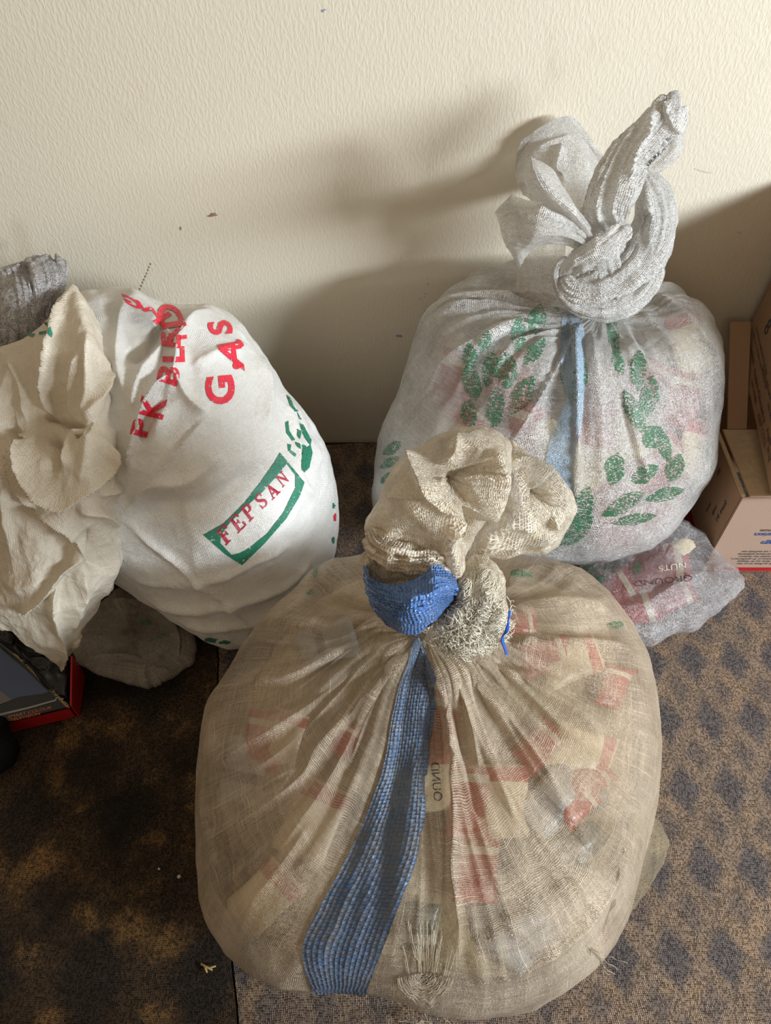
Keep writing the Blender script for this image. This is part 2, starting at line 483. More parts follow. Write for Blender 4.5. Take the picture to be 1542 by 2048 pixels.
def weave(name, c1, c2, tape=0.0026, alpha=(0.7, 0.95), hole=0.0, rough=0.42, spec=0.5, spark=0.35, trans=0.2,
          bump=0.0006, stain=None, irr=0.35, thread=0.0, crisp=0.0, metal=0.0, patch=9.0, streak=0.0, glit=0.0):
    """woven tape cloth: cells of over/under tapes; alpha range by patches of loose weave; holes between tapes"""
    n = NT(name); uv = uv_coord(n); oc = obj_coord(n)
    wob = n('VectorMath', {0: n('TexNoise', {'Vector': uv, 'Scale': 14.0, 'Detail': 2.0}, out=1), 1: (0.5, 0.5, 0.5)}, operation='SUBTRACT')
    uvw = n('VectorMath', {0: uv, 1: n.scale(wob, (irr * 0.03,) * 3)}, operation='ADD')
    cell = n.scale(uvw, (1 / tape, 1 / tape, 0))
    fl = n('VectorMath', {0: cell}, operation='FLOOR'); fr = n('VectorMath', {0: cell}, operation='FRACTION')
    sx = n('SeparateXYZ', {0: fl}); 
    sep = sx.node; fx, fy = sep.outputs[0], sep.outputs[1]
    par = n.m2('ABSOLUTE', n.m2('MODULO', n.m2('ADD', fx, fy), 2.0))
    sf = n('SeparateXYZ', {0: fr}).node; u, v = sf.outputs[0], sf.outputs[1]
    hu = n.m2('SINE', n.m2('MULTIPLY', u, math.pi)); hv = n.m2('SINE', n.m2('MULTIPLY', v, math.pi))
    h1 = n.m2('MULTIPLY', hu, n.m2('ADD', n.m2('MULTIPLY', hv, 0.5), 0.5)); h2 = n.m2('MULTIPLY', hv, n.m2('ADD', n.m2('MULTIPLY', hu, 0.5), 0.5))
    hgt = n.m2('ADD', n.m2('MULTIPLY', par, h1), n.m2('MULTIPLY', n.m2('SUBTRACT', 1.0, par), h2))
    rnd = n('TexWhiteNoise', {'Vector': fl}, noise_dimensions='2D')
    colrow = n('TexWhiteNoise', {'W': fx}, noise_dimensions='1D'); rowrow = n('TexWhiteNoise', {'W': n.m2('ADD', fy, 91.7)}, noise_dimensions='1D')
    tapev = n.m2('ADD', n.m2('MULTIPLY', par, colrow), n.m2('MULTIPLY', n.m2('SUBTRACT', 1.0, par), rowrow))
    big = n.noise(oc, patch, 4, 0.6); fine = n.noise(oc, 160.0, 3)
    k = n.m2('ADD', n.m2('MULTIPLY', tapev, 0.45), n.m2('MULTIPLY', rnd, 0.25)); k = n.m2('ADD', k, n.m2('MULTIPLY', big, 0.35))
    colr = n.mix(k, c2, c1)
    if streak:
        s1 = n('TexNoise', {'Vector': n.scale(uvw, (700, 9, 0)), 'Scale': 1.0, 'Detail': 2.0}); s2 = n('TexNoise', {'Vector': n.scale(uvw, (9, 700, 0)), 'Scale': 1.0, 'Detail': 2.0})
        stk = n.m2('MAXIMUM', n.ramp(s1, 0.60, 0.72), n.ramp(s2, 0.60, 0.72)); colr = n.mix(n.m2('MULTIPLY', stk, streak), colr, tuple(min(1, c * 1.12) for c in c1))
        dk = n.ramp(n('TexNoise', {'Vector': n.scale(uvw, (8, 420, 3)), 'Scale': 1.0, 'Detail': 2.0}), 0.68, 0.76); colr = n.mix(n.m2('MULTIPLY', dk, streak * 0.5), colr, tuple(c * 0.45 for c in c2))
    if stain:
        s = n.ramp(n.noise(oc, stain[1], 5, 0.65), stain[2], stain[2] + 0.2)
        colr = n.mix(n.m2('MULTIPLY', s, stain[3]), colr, stain[0])
    rg = n.m2('ADD', rough, n.m2('MULTIPLY', n.m2('SUBTRACT', n.m2('ADD', rnd, tapev), 1.0), -spark * 0.5))
    rg = n.m2('MAXIMUM', rg, 0.17)
    bh = n.m2('ADD', hgt, n.m2('MULTIPLY', rnd, spark * 2))
    bh = n.m2('ADD', bh, n.m2('MULTIPLY', fine, 0.8))
    nor = n.bump(bh, 1.0, bump)
    if crisp:
        cr = n('TexNoise', {'Vector': n.scale(oc, (1, 1, 1)), 'Scale': 34.0, 'Detail': 5.0, 'Roughness': 0.6, 'Distortion': 0.6})
        rdg = n.m2('ABSOLUTE', n.m2('SUBTRACT', cr, 0.5)); nor = n.bump(rdg, 0.9, crisp, nor)
    if glit:      # every tape lies at its own slight tilt
        wn = n('TexWhiteNoise', {'Vector': fl}, out=1, noise_dimensions='2D'); off = n.scale(n('VectorMath', {0: wn, 1: (0.5, 0.5, 0.5)}, operation='SUBTRACT'), (glit,) * 3)
        nor = n('VectorMath', {0: n('VectorMath', {0: nor, 1: off}, operation='ADD')}, operation='NORMALIZE')
    sh = n.principled(Base_Color=colr, Roughness=rg, Specular_IOR_Level=spec, Normal=nor, Metallic=metal)
    if trans:
        sh = n('MixShader', {0: trans, 1: sh, 2: n('BsdfTranslucent', {'Color': colr, 'Normal': nor})})
    if alpha[0] < 1 or hole:
        loose = n.ramp(big, 0.35, 0.65, alpha[0], alpha[1])
        a = n.m2('ADD', loose, n.m2('MULTIPLY', n.m2('SUBTRACT', k, 0.5), 0.5))
        if streak: a = n.m2('ADD', a, n.m2('MULTIPLY', stk, 0.4))
        if hole:
            # gaps open where the loose-weave patches are
            gap = n.m2('MULTIPLY', n.ramp(n.noise(oc, patch * 1.6, 3), 0.4, 0.62), hole)
            edge = n.m2('MINIMUM', n.m2('MULTIPLY', hu, 1.0), hv)
            inhole = n.m2('SUBTRACT', 1.0, n.m2('LESS_THAN', edge, n.m2('SUBTRACT', 1.0, gap)))
            a = n.m2('MULTIPLY', a, n.m2('SUBTRACT', 1.0, n.m2('MULTIPLY', inhole, 0.85)))
        a = n('Clamp', {0: a})
        sh = n('MixShader', {0: a, 1: n('BsdfTransparent'), 2: sh})
    return n.done(sh)

def print_mat(name, col, dens=0.75, rough=0.5, stipple=420.0, col2=None):
    n = NT(name); uv = uv_coord(n); oc = obj_coord(n)
    nz = n('TexVoronoi', {'Vector': oc, 'Scale': stipple}); f2 = n.noise(oc, 60.0, 3)
    a = n.ramp(n.m2('ADD', nz, n.m2('MULTIPLY', f2, 0.5)), dens, dens + 0.18, 1.0, 0.0)
    colr = n.mix(n.noise(oc, 250.0, 3), col, col2 or tuple(c * 1.4 for c in col))
    sh = n.principled(Base_Color=colr, Roughness=rough, Specular_IOR_Level=0.45, Normal=n.bump(n.noise(oc, 600.0, 2), 0.6, 0.0005))
    return n.done(n('MixShader', {0: a, 1: n('BsdfTransparent'), 2: sh}))

def wall_material():
    n = NT('wall_paint'); c = obj_coord(n)
    st = n.scale(c, (1.0, 1.0, 0.38))
    rip = n.noise(st, 260.0, 3, 0.5, 0.3); rip2 = n.noise(n.scale(c, (1, 1, 0.5)), 420.0, 3)
    h = n.m2('ADD', n.ramp(rip, 0.36, 0.68), n.m2('MULTIPLY', rip2, 0.35))
    big = n.noise(c, 2.2, 4); big2 = n.noise(c, 7.0, 4)
    col = n.mix(n.m2('ADD', n.m2('MULTIPLY', big, 0.6), n.m2('MULTIPLY', big2, 0.4)), (0.69, 0.61, 0.475), (0.75, 0.68, 0.55))
    spk = n.noise(c, 90.0, 4, 0.7); sp = n.ramp(spk, 0.73, 0.78)
    col = n.mix(n.m2('MULTIPLY', sp, 0.35), col, (0.30, 0.22, 0.14))
    # scuffs low down behind the sacks
    sm = n.ramp(n.noise(n.scale(c, (1, 1, 0.4)), 9.0, 4, 0.6), 0.60, 0.72)
    col = n.mix(n.m2('MULTIPLY', sm, 0.18), col, (0.36, 0.24, 0.13))
    return n.done(n.principled(Base_Color=col, Roughness=0.55, Specular_IOR_Level=0.25, Normal=n.bump(h, 0.4, 0.0008)))

def carpet_material(name, diamond, c_base, c_base2, c_dark, c_gold, dirt):
    n = NT(name); c = obj_coord(n)
    # warp the pattern slightly
    wob = n('VectorMath', {0: n('TexNoise', {'Vector': c, 'Scale': 16.0, 'Detail': 3.0}, out=1), 1: (0.5, 0.5, 0.5)}, operation='SUBTRACT')
    cw = n('VectorMath', {0: c, 1: n.scale(wob, (0.018, 0.018, 0))}, operation='ADD')
    s = n('SeparateXYZ', {0: cw}).node; x, y = s.outputs[0], s.outputs[1]
    def tri(v, per, off):
        t = n.m2('FRACT', n.m2('ADD', n.m2('DIVIDE', v, per), off))
        return n.m2('MULTIPLY', n.m2('ABSOLUTE', n.m2('SUBTRACT', t, 0.5)), 2.0)
    a, b = diamond
    dia = n.m2('ADD', tri(x, a, 0.1), tri(y, b, 0.35))
    dia2 = n.m2('ADD', tri(x, a, 0.6), tri(y, b, 0.85))
    m1 = n.ramp(n.m2('ADD', dia, n.m2('MULTIPLY', n.noise(c, 120.0, 3), 0.5)), 0.70, 1.25, 1.0, 0.0)
    m2_ = n.ramp(n.m2('ADD', dia2, n.m2('MULTIPLY', n.noise(c, 120.0, 3), 0.5)), 0.5, 1.0, 0.6, 0.0)
    m = n.m2('MAXIMUM', m1, m2_)
    col = n.mix(n.noise(c, 18.0, 4, 0.6), c_base, c_base2)
    gold = n.ramp(n.noise(c, 13.0, 5, 0.65), 0.50, 0.64)
    col = n.mix(n.m2('MULTIPLY', gold, 0.8), col, c_gold)
    col = n.mix(m, col, c_dark)
    # woven loops
    th = 1 / 0.0022
    g = n('SeparateXYZ', {0: n.scale(cw, (th, th * 0.9, 0))}).node; gx, gy = g.outputs[0], g.outputs[1]
    fx = n.m2('SINE', n.m2('MULTIPLY', gx, math.pi * 2)); fy = n.m2('SINE', n.m2('ADD', n.m2('MULTIPLY', gy, math.pi * 2), n.m2('MULTIPLY', fx, 0.7)))
    loops = n.m2('MULTIPLY', n.m2('ADD', fx, 1.2), n.m2('ADD', fy, 1.2))
    grain = n('TexWhiteNoise', {'Vector': n('VectorMath', {0: n.scale(cw, (th, th * 0.9, 0))}, operation='FLOOR')}, noise_dimensions='2D')
    lum = n.m2('ADD', n.m2('MULTIPLY', grain, 1.1), n.m2('MULTIPLY', loops, 0.26)); lum = n.m2('ADD', lum, 0.12)
    col = n.mix(1.0, col, n('CombineColor', {0: lum, 1: lum, 2: lum}), 'MULTIPLY')
    d = n.ramp(n.noise(c, dirt[0], 5, 0.62, 0.4), dirt[1], dirt[1] + 0.22)
    col = n.mix(n.m2('MULTIPLY', d, dirt[2]), col, (0.012, 0.010, 0.009))
    hh = n.m2('ADD', n.m2('MULTIPLY', loops, 0.2), n.m2('MULTIPLY', grain, 0.7)); hh = n.m2('ADD', hh, n.noise(c, 900.0, 2))
    return n.done(n.principled(Base_Color=col, Roughness=0.95, Specular_IOR_Level=0.15, Normal=n.bump(hh, 0.9, 0.0014)))

M = {}
M['wall'] = wall_material()
M['concrete'] = simple('dark_concrete', (0.035, 0.028, 0.022), 0.9, 0.2, 0.3, 20, 0.001)
M['carpet'] = carpet_material('diamond_carpet', (0.072, 0.112), (0.20, 0.145, 0.105), (0.28, 0.20, 0.145), (0.125, 0.105, 0.10), (0.31, 0.21, 0.135), (2.2, 0.60, 0.45))
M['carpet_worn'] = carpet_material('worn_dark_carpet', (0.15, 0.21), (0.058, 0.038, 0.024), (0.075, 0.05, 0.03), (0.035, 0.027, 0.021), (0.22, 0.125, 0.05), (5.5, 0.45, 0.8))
M['front'] = weave('cream_mesh_sacking', (0.74, 0.61, 0.46), (0.54, 0.42, 0.29), 0.0018, (0.50, 0.86), 0.35, 0.38, 0.6, 0.5, 0.25, 0.0005, None, 0.7, crisp=0.002, patch=8.0, streak=0.75, glit=0.35)
M['front_knot'] = weave('cream_mesh_sacking_bunched', (0.92, 0.84, 0.70), (0.74, 0.59, 0.40), 0.0020, (0.9, 1.0), 0.3, 0.30, 1.0, 0.9, 0.3, 0.0007, ((0.50, 0.34, 0.18), 26.0, 0.55, 0.5), 1.0, crisp=0.003, patch=30.0, streak=0.8, glit=0.7)
M['front_loose'] = weave('open_cream_netting', (0.92, 0.84, 0.70), (0.76, 0.63, 0.45), 0.0030, (0.9, 1.0), 0.60, 0.32, 0.9, 0.7, 0.25, 0.0009, None, 1.0, patch=20.0, streak=0.8, glit=0.6)
M['back'] = weave('milky_woven_sacking', (0.95, 0.93, 0.90), (0.86, 0.83, 0.77), 0.0022, (0.56, 0.82), 0.0, 0.24, 1.0, 0.9, 0.25, 0.0012, None, 0.4, crisp=0.002, patch=10.0, streak=0.5, glit=0.6)
M['back_knot'] = weave('milky_sacking_bunched', (0.96, 0.94, 0.91), (0.88, 0.84, 0.77), 0.0016, (0.86, 1.0), 0.0, 0.24, 1.0, 0.9, 0.32, 0.0010, ((0.40, 0.32, 0.22), 22.0, 0.60, 0.4), 0.6, crisp=0.0035, streak=0.5, glit=0.6)
M['white'] = weave('white_laminated_sacking', (0.90, 0.88, 0.84), (0.82, 0.79, 0.73), 0.0026, (1, 1), 0, 0.36, 0.5, 0.25, 0.10, 0.00035, ((0.52, 0.43, 0.30), 9.0, 0.60, 0.35), 0.15, crisp=0.0025, glit=0.2)
M['drape'] = weave('cream_laminated_sacking', (0.88, 0.80, 0.67), (0.79, 0.70, 0.55), 0.0026, (1, 1), 0, 0.42, 0.45, 0.2, 0.25, 0.00035, ((0.50, 0.38, 0.24), 12.0, 0.58, 0.35), 0.15, crisp=0.005)
M['grey'] = weave('grey_glossy_sacking', (0.78, 0.75, 0.75), (0.50, 0.47, 0.47), 0.0018, (0.85, 1.0), 0, 0.20, 1.0, 0.9, 0.1, 0.0013, None, 0.8, crisp=0.003, glit=0.9)
M['clear'] = weave('clear_grey_sacking', (0.42, 0.37, 0.31), (0.24, 0.20, 0.165), 0.002, (0.72, 0.9), 0, 0.28, 0.6, 0.5, 0.1, 0.0006, None, 0.4, crisp=0.003, glit=0.6)
M['small'] = weave('clear_milky_film_sacking', (0.84, 0.82, 0.82), (0.66, 0.62, 0.62), 0.002, (0.30, 0.60), 0, 0.20, 1.0, 0.9, 0.2, 0.0008, None, 0.4, crisp=0.003, glit=0.9)
M['blue'] = weave('blue_woven_stripe', (0.055, 0.12, 0.245), (0.20, 0.21, 0.23), 0.0042, (0.88, 1.0), 0, 0.48, 0.35, 0.25, 0.1, 0.0012, ((0.26, 0.30, 0.36), 20.0, 0.5, 0.5), 0.3, glit=0.2)
M['blue_light'] = weave('pale_blue_woven_stripe', (0.36, 0.52, 0.70), (0.52, 0.62, 0.72), 0.0025, (0.55, 0.8), 0, 0.32, 0.6, 0.5, 0.1, 0.0006, None, 0.3, glit=0.6)
M['blue_bright'] = weave('bright_blue_woven_band', (0.035, 0.15, 0.50), (0.15, 0.24, 0.40), 0.0036, (1, 1), 0, 0.34, 0.6, 0.6, 0.05, 0.0016, None, 0.6, glit=0.5)
M['green_print'] = print_mat('green_leaf_print', (0.025, 0.14, 0.065), 0.66)
M['green_solid'] = print_mat('green_logo_print', (0.02, 0.17, 0.10), 0.95, 0.45)
M['red_print'] = print_mat('red_letter_print', (0.62, 0.025, 0.05), 0.98, 0.4)
M['crimson'] = print_mat('crimson_letter_print', (0.42, 0.02, 0.045), 0.95, 0.45)
M['black_print'] = print_mat('smudged_black_print', (0.05, 0.05, 0.06), 0.36)
M['ink'] = print_mat('ink_print', (0.05, 0.05, 0.055), 0.9, 0.6)
M['blue_ink'] = print_mat('blue_ink_print', (0.03, 0.07, 0.22), 0.9, 0.6)
M['thread_cream'] = simple('cream_plastic_thread', (0.82, 0.76, 0.62), 0.3, 0.7, 0.2, 200)
M['thread_tan'] = simple('tan_plastic_thread', (0.52, 0.43, 0.31), 0.4, 0.5, 0.2, 200)
M['thread_blue'] = simple('blue_plastic_thread', (0.02, 0.12, 0.55), 0.4, 0.5)
M['thread_brown'] = simple('brown_string', (0.42, 0.34, 0.22), 0.8, 0.2)
M['filling_cream'] = None
def filling(name, a, b, c_, sc=9):
    n = NT(name); c = obj_coord(n); v = n('TexVoronoi', {'Vector': c, 'Scale': sc}, out=1)
    s = n('SeparateColor', {0: v}).node
    col = n.mix(n.ramp(s.outputs[0], 0.45, 0.5), a, b); col = n.mix(n.ramp(s.outputs[1], 0.75, 0.8), col, c_)
    return n.done(n.principled(Base_Color=col, Roughness=0.5, Specular_IOR_Level=0.4, Normal=n.bump(n.noise(c, 30.0, 4), 1.0, 0.01)))
M['fill_front'] = filling('packed_plastic_front', (0.34, 0.27, 0.15), (0.42, 0.34, 0.20), (0.16, 0.14, 0.11))
M['fill_back'] = filling('packed_plastic_back', (0.62, 0.57, 0.52), (0.72, 0.68, 0.62), (0.45, 0.33, 0.28))
def packet_mat(name, base, band, bands):
    n = NT(name); uv = uv_coord(n); s = n('SeparateXYZ', {0: uv}).node
    m = n.m2('LESS_THAN', n.m2('ABSOLUTE', n.m2('SUBTRACT', s.outputs[1], bands[0])), bands[1])
    m2_ = n.m2('LESS_THAN', n.m2('ABSOLUTE', n.m2('SUBTRACT', s.outputs[0], bands[2])), bands[3])
    col = n.mix(n.m2('MAXIMUM', m, m2_), base, band)
    return n.done(n.principled(Base_Color=col, Roughness=0.3, Specular_IOR_Level=0.6, Normal=n.bump(n.noise(obj_coord(n), 60.0, 3), 0.8, 0.004)))
M['pk_red'] = packet_mat('red_packet_film', (0.40, 0.045, 0.03), (0.70, 0.60, 0.44), (0.2, 0.06, 5, 0))
M['pk_cream'] = packet_mat('cream_packet_film', (0.88, 0.74, 0.48), (0.55, 0.06, 0.05), (0.15, 0.1, 5, 0))
M['pk_dark'] = packet_mat('dark_green_packet_film', (0.07, 0.085, 0.06), (0.35, 0.32, 0.25), (0.7, 0.1, 5, 0))
M['pk_grey'] = packet_mat('grey_packet_film', (0.42, 0.44, 0.44), (0.15, 0.17, 0.2), (0.6, 0.08, 5, 0))
M['card'] = simple('brown_cardboard', (0.36, 0.22, 0.13), 0.8, 0.2, 0.06, 8, 0.0004, 300)
M['card_edge'] = simple('cut_cardboard_edge', (0.50, 0.36, 0.22), 0.85, 0.2, 0.25, 90, 0.001, 400)
M['card_pale'] = simple('pinkish_cardboard_face', (0.37, 0.25, 0.185), 0.8, 0.2, 0.05, 8, 0.0004, 300)
M['black_card'] = simple('black_printed_card', (0.008, 0.008, 0.009), 0.35, 0.5, 0.3, 60, 0.001, 90)
M['red_card'] = simple('red_printed_card', (0.40, 0.012, 0.016), 0.4, 0.4, 0.15, 30)
M['screen_blue'] = simple('blue_screen_print', (0.045, 0.07, 0.16), 0.22, 0.5, 0.2, 6)
M['silver'] = simple('silver_rim_print', (0.30, 0.30, 0.33), 0.35, 0.5)
M['label_grey'] = simple('grey_label_print', (0.16, 0.14, 0.15), 0.4, 0.4)
M['orange_ink'] = simple('orange_ink', (0.55, 0.16, 0.06), 0.5, 0.3)
M['black_cloth'] = simple('black_bag_cloth', (0.004, 0.004, 0.005), 0.8, 0.15, 0.3, 90, 0.001, 300)
M['straw'] = simple('dry_straw', (0.55, 0.38, 0.14), 0.7, 0.3)
M['crumb'] = simple('pale_crumb', (0.6, 0.55, 0.45), 0.8, 0.2)
M['stain_brown'] = simple('wall_stain', (0.30, 0.20, 0.12), 0.8, 0.2, 0.3, 80)
M['chip_blue'] = simple('blue_paint_speck', (0.25, 0.32, 0.45), 0.6, 0.3)
# ------------------------------------------------------------------ setting
def slab(name, x0, x1, y0, y1, z0, z1, mat, parent=None, nx=1, ny=1, edge=None):
    bm = bmesh.new(); bmesh.ops.create_cube(bm, size=1)
    for v in bm.verts:
        v.co = Vector(((x0 + x1) / 2 + v.co.x * (x1 - x0), (y0 + y1) / 2 + v.co.y * (y1 - y0), (z0 + z1) / 2 + v.co.z * (z1 - z0)))
    me = bpy.data.meshes.new(name); bm.to_mesh(me); bm.free(); me.materials.append(mat)
    o = bpy.data.objects.new(name, me); COL.objects.link(o)
    if parent: o.parent = parent
    return o
fl = slab('floor', -2.2, 2.2, -3.2, 0.15, -0.06, -0.008, M['concrete']); fl['kind'] = 'structure'
wl = slab('wall_back', -2.2, 2.2, 0, 0.12, -0.06, 2.6, M['wall']); wl['kind'] = 'structure'
def carpet(name, xs_front, xs_back, y0, y1, mat, side):
    """thin woven mat, its edges slightly wavy"""
    nx, ny = 60, 110; V = []
    for j in range(ny):
        t = j / (ny - 1); y = y0 + (y1 - y0) * t
        a = xs_front[0] + (xs_back[0] - xs_front[0]) * t; b = xs_front[1] + (xs_back[1] - xs_front[1]) * t
        wv = 0.003 * math.sin(t * 31) + 0.002 * math.sin(t * 77)
        if side == 'l': a += wv
        else: b += wv
        for i in range(nx):
            s = i / (nx - 1); V.append((a + (b - a) * s, y + (0.004 * math.sin(s * 40) if j == ny - 1 else 0), -0.0006 * (i in (0, nx - 1)) + 0.0003 * math.sin(i * 1.3 + j * 0.7)))
    V = np.array(V); V[:, 2] -= 0.0005
    n0 = len(V); Vb = V.copy(); Vb[:, 2] = -0.0078
    F = grid_faces(nx, ny, False); F += [tuple(n0 + i for i in reversed(f)) for f in F]
    ring = [i for i in range(nx)] + [j * nx + nx - 1 for j in range(1, ny)] + [(ny - 1) * nx + i for i in range(nx - 2, -1, -1)] + [j * nx for j in range(ny - 2, 0, -1)]
    for k in range(len(ring)):
        a, b = ring[k], ring[(k + 1) % len(ring)]; F.append((b, a, a + n0, b + n0))
    return link_mesh(name, np.vstack([V, Vb]), F, mat, smooth=False)
e_front = PZ(478, 2060, 0)[0]; e_back = PZ(432, 1330, 0)[0]
yf, yb = PZ(478, 2060, 0)[1], PZ(432, 1330, 0)[1]
sl = (e_back - e_front) / (yb - yf)
ex = lambda y: e_front + sl * (y - yf)
c1 = carpet('carpet', (ex(-1.6) + 0.0015, 1.6), (ex(-0.012) + 0.0015, 1.6), -1.6, -0.012, M['carpet'], 'l')
tag(c1, 'brown carpet patterned with rows of dark diamonds, under the knotted sacks', 'carpet')
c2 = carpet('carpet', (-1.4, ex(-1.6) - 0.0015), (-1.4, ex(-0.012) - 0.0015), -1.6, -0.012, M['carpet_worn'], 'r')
tag(c2, 'dark worn and stained carpet piece on the left side of the floor', 'carpet')
# marks on the wall: small chips and smears that stand a hair proud
def wall_mark(name, pts, mat, th=0.0008):
    V = [PY(px, py, -0.0006) for px, py in pts]; n = len(V)
    c = sum(V) / n; V = V + [c + np.array([0, -th, 0])]
    F = [(i, (i + 1) % n, n) for i in range(n)]
    return link_mesh(name, np.array(V), F, mat, wl)
def blot(cx, cy, rx, ry, seed, n=14, rot=0):
    r = random.Random(seed); out = []
    for i in range(n):
        a = 2 * math.pi * i / n; k = 0.6 + 0.6 * r.random(); x, y = rx * k * math.cos(a), ry * k * math.sin(a)
        out.append((cx + x * math.cos(rot) - y * math.sin(rot), cy + x * math.sin(rot) + y * math.cos(rot)))
    return out
wall_mark('wall_chip', blot(425, 430, 11, 4, 1, rot=-0.2), M['stain_brown'])
wall_mark('wall_chip', blot(647, 21, 5, 3, 2, rot=-0.5), M['chip_blue'])
wall_mark('wall_chip', blot(361, 457, 2.5, 4, 3), M['stain_brown'])
wall_mark('wall_chip', blot(1480, 466, 6, 2.5, 4, rot=0.4), M['crumb'])
wall_mark('wall_chip', blot(1408, 342, 20, 2.2, 5, rot=0.2), M['crumb'])
wall_mark('wall_chip', blot(798, 672, 7, 3, 6, rot=0.1), M['chip_blue'])
M['smear'] = print_mat('brown_wall_smear', (0.34, 0.21, 0.11), 0.30, 0.8, 160.0)
wall_mark('wall_smear', blot(846, 575, 11, 30, 11, rot=0.3), M['smear']); wall_mark('wall_smear', blot(850, 620, 8, 14, 12), M['smear'])
for k in range(9):
    t = k / 8; wall_mark('wall_scratch', blot(301 - 21 * t, 528 + 50 * t, 1.6, 2.6, 20 + k), M['stain_brown'])
# ------------------------------------------------------------------ packets inside the sacks
def packet(px, py, rot, skin, key, sc=1.0, inward=0.0, label='', group=''):
    """a soft sealed packet pressed against the inside of the cloth, so it follows the sack's curve"""
    n, m = 9, 13; wd, ht = 105 * sc, 150 * sc; c, s_ = math.cos(rot), math.sin(rot); V = []; uv = []
    rr_ = random.Random(px * 7 + py); ph = rr_.random() * 6; grid = []
    for j in range(m):
        for i in range(n):
            u, v = i / (n - 1), j / (m - 1); x, y = (u - 0.5) * wd * (1 - 0.08 * math.sin(math.pi * v)), (v - 0.5) * ht
            grid.append((shoot(skin, px + x * c - y * s_, py + x * s_ + y * c, 0.0), u, v))
    for side in (1, -1):
        for (loc, nor), u, v in grid:
            b_ = (math.sin(math.pi * u) ** 0.5) * (min(1, max(0, math.sin(math.pi * v) * 1.6)) ** 0.7) if 0 < u < 1 and 0 < v < 1 else 0
            V.append(list(loc + nor * (-0.006 + side * 0.005 * b_ + 0.0012 * math.sin(5 * u + 7 * v + ph) * b_ + (0.0002 * side)))); uv.append((u, v))
    F = grid_faces(n, m, False); k = n * m; F += [tuple(k + i for i in reversed(f)) for f in F]
    ring = list(range(n)) + [j * n + n - 1 for j in range(1, m)] + [(m - 1) * n + i for i in range(n - 2, -1, -1)] + [j * n for j in range(m - 2, 0, -1)]
    F += [(ring[(q + 1) % len(ring)], ring[q], ring[q] + k, ring[(q + 1) % len(ring)] + k) for q in range(len(ring))]
    o = link_mesh('plastic_packet', np.array(V), F, M[key], None, uv); tag(o, label, 'packet', group); return o
def inner(b, inset, cut=0.13):
    G = b['G'].copy(); k = 5
    for _ in range(6):
        G = (G + np.roll(G, k, 1) + np.roll(G, -k, 1)) / 3
        G[k:-k] = (G[k:-k] + G[2 * k:] + G[:-2 * k]) / 3
    N = normals(G, True)
    if (N * (G - b['center'])).sum() < 0: N = -N
    N = smoothN(N, True, 10)
    G = G - N * inset; nv, nu = G.shape[:2]; G = G[int(cut * nv)::3, ::4]; nv2, nu2 = G.shape[:2]
    V = G.reshape(-1, 3).copy(); V[:, 2] = np.maximum(V[:, 2], 0.006); V[:, 1] = np.minimum(V[:, 1], -0.008)
    F = grid_faces(nu2, nv2, True); F.append(tuple(range(nu2 - 1, -1, -1))); F.append(tuple(range((nv2 - 1) * nu2, nv2 * nu2)))
    return V, F
def fill_sack(b, mat, root, i1, i2):
    V, F = inner(b, i2)
    V = V + (b['center'] - V) * (fbm(V * 14, 3)[:, None] * 0.10)
    V[:, 2] = np.maximum(V[:, 2], 0.006); V[:, 1] = np.minimum(V[:, 1], -0.008)
    o = link_mesh('packed_filling', V, F, mat); o['kind'] = 'stuff'; adopt(root, o)
    V, F = inner(b, i1, 0.06); return BVHTree.FromPolygons([tuple(v) for v in V.tolist()], F)

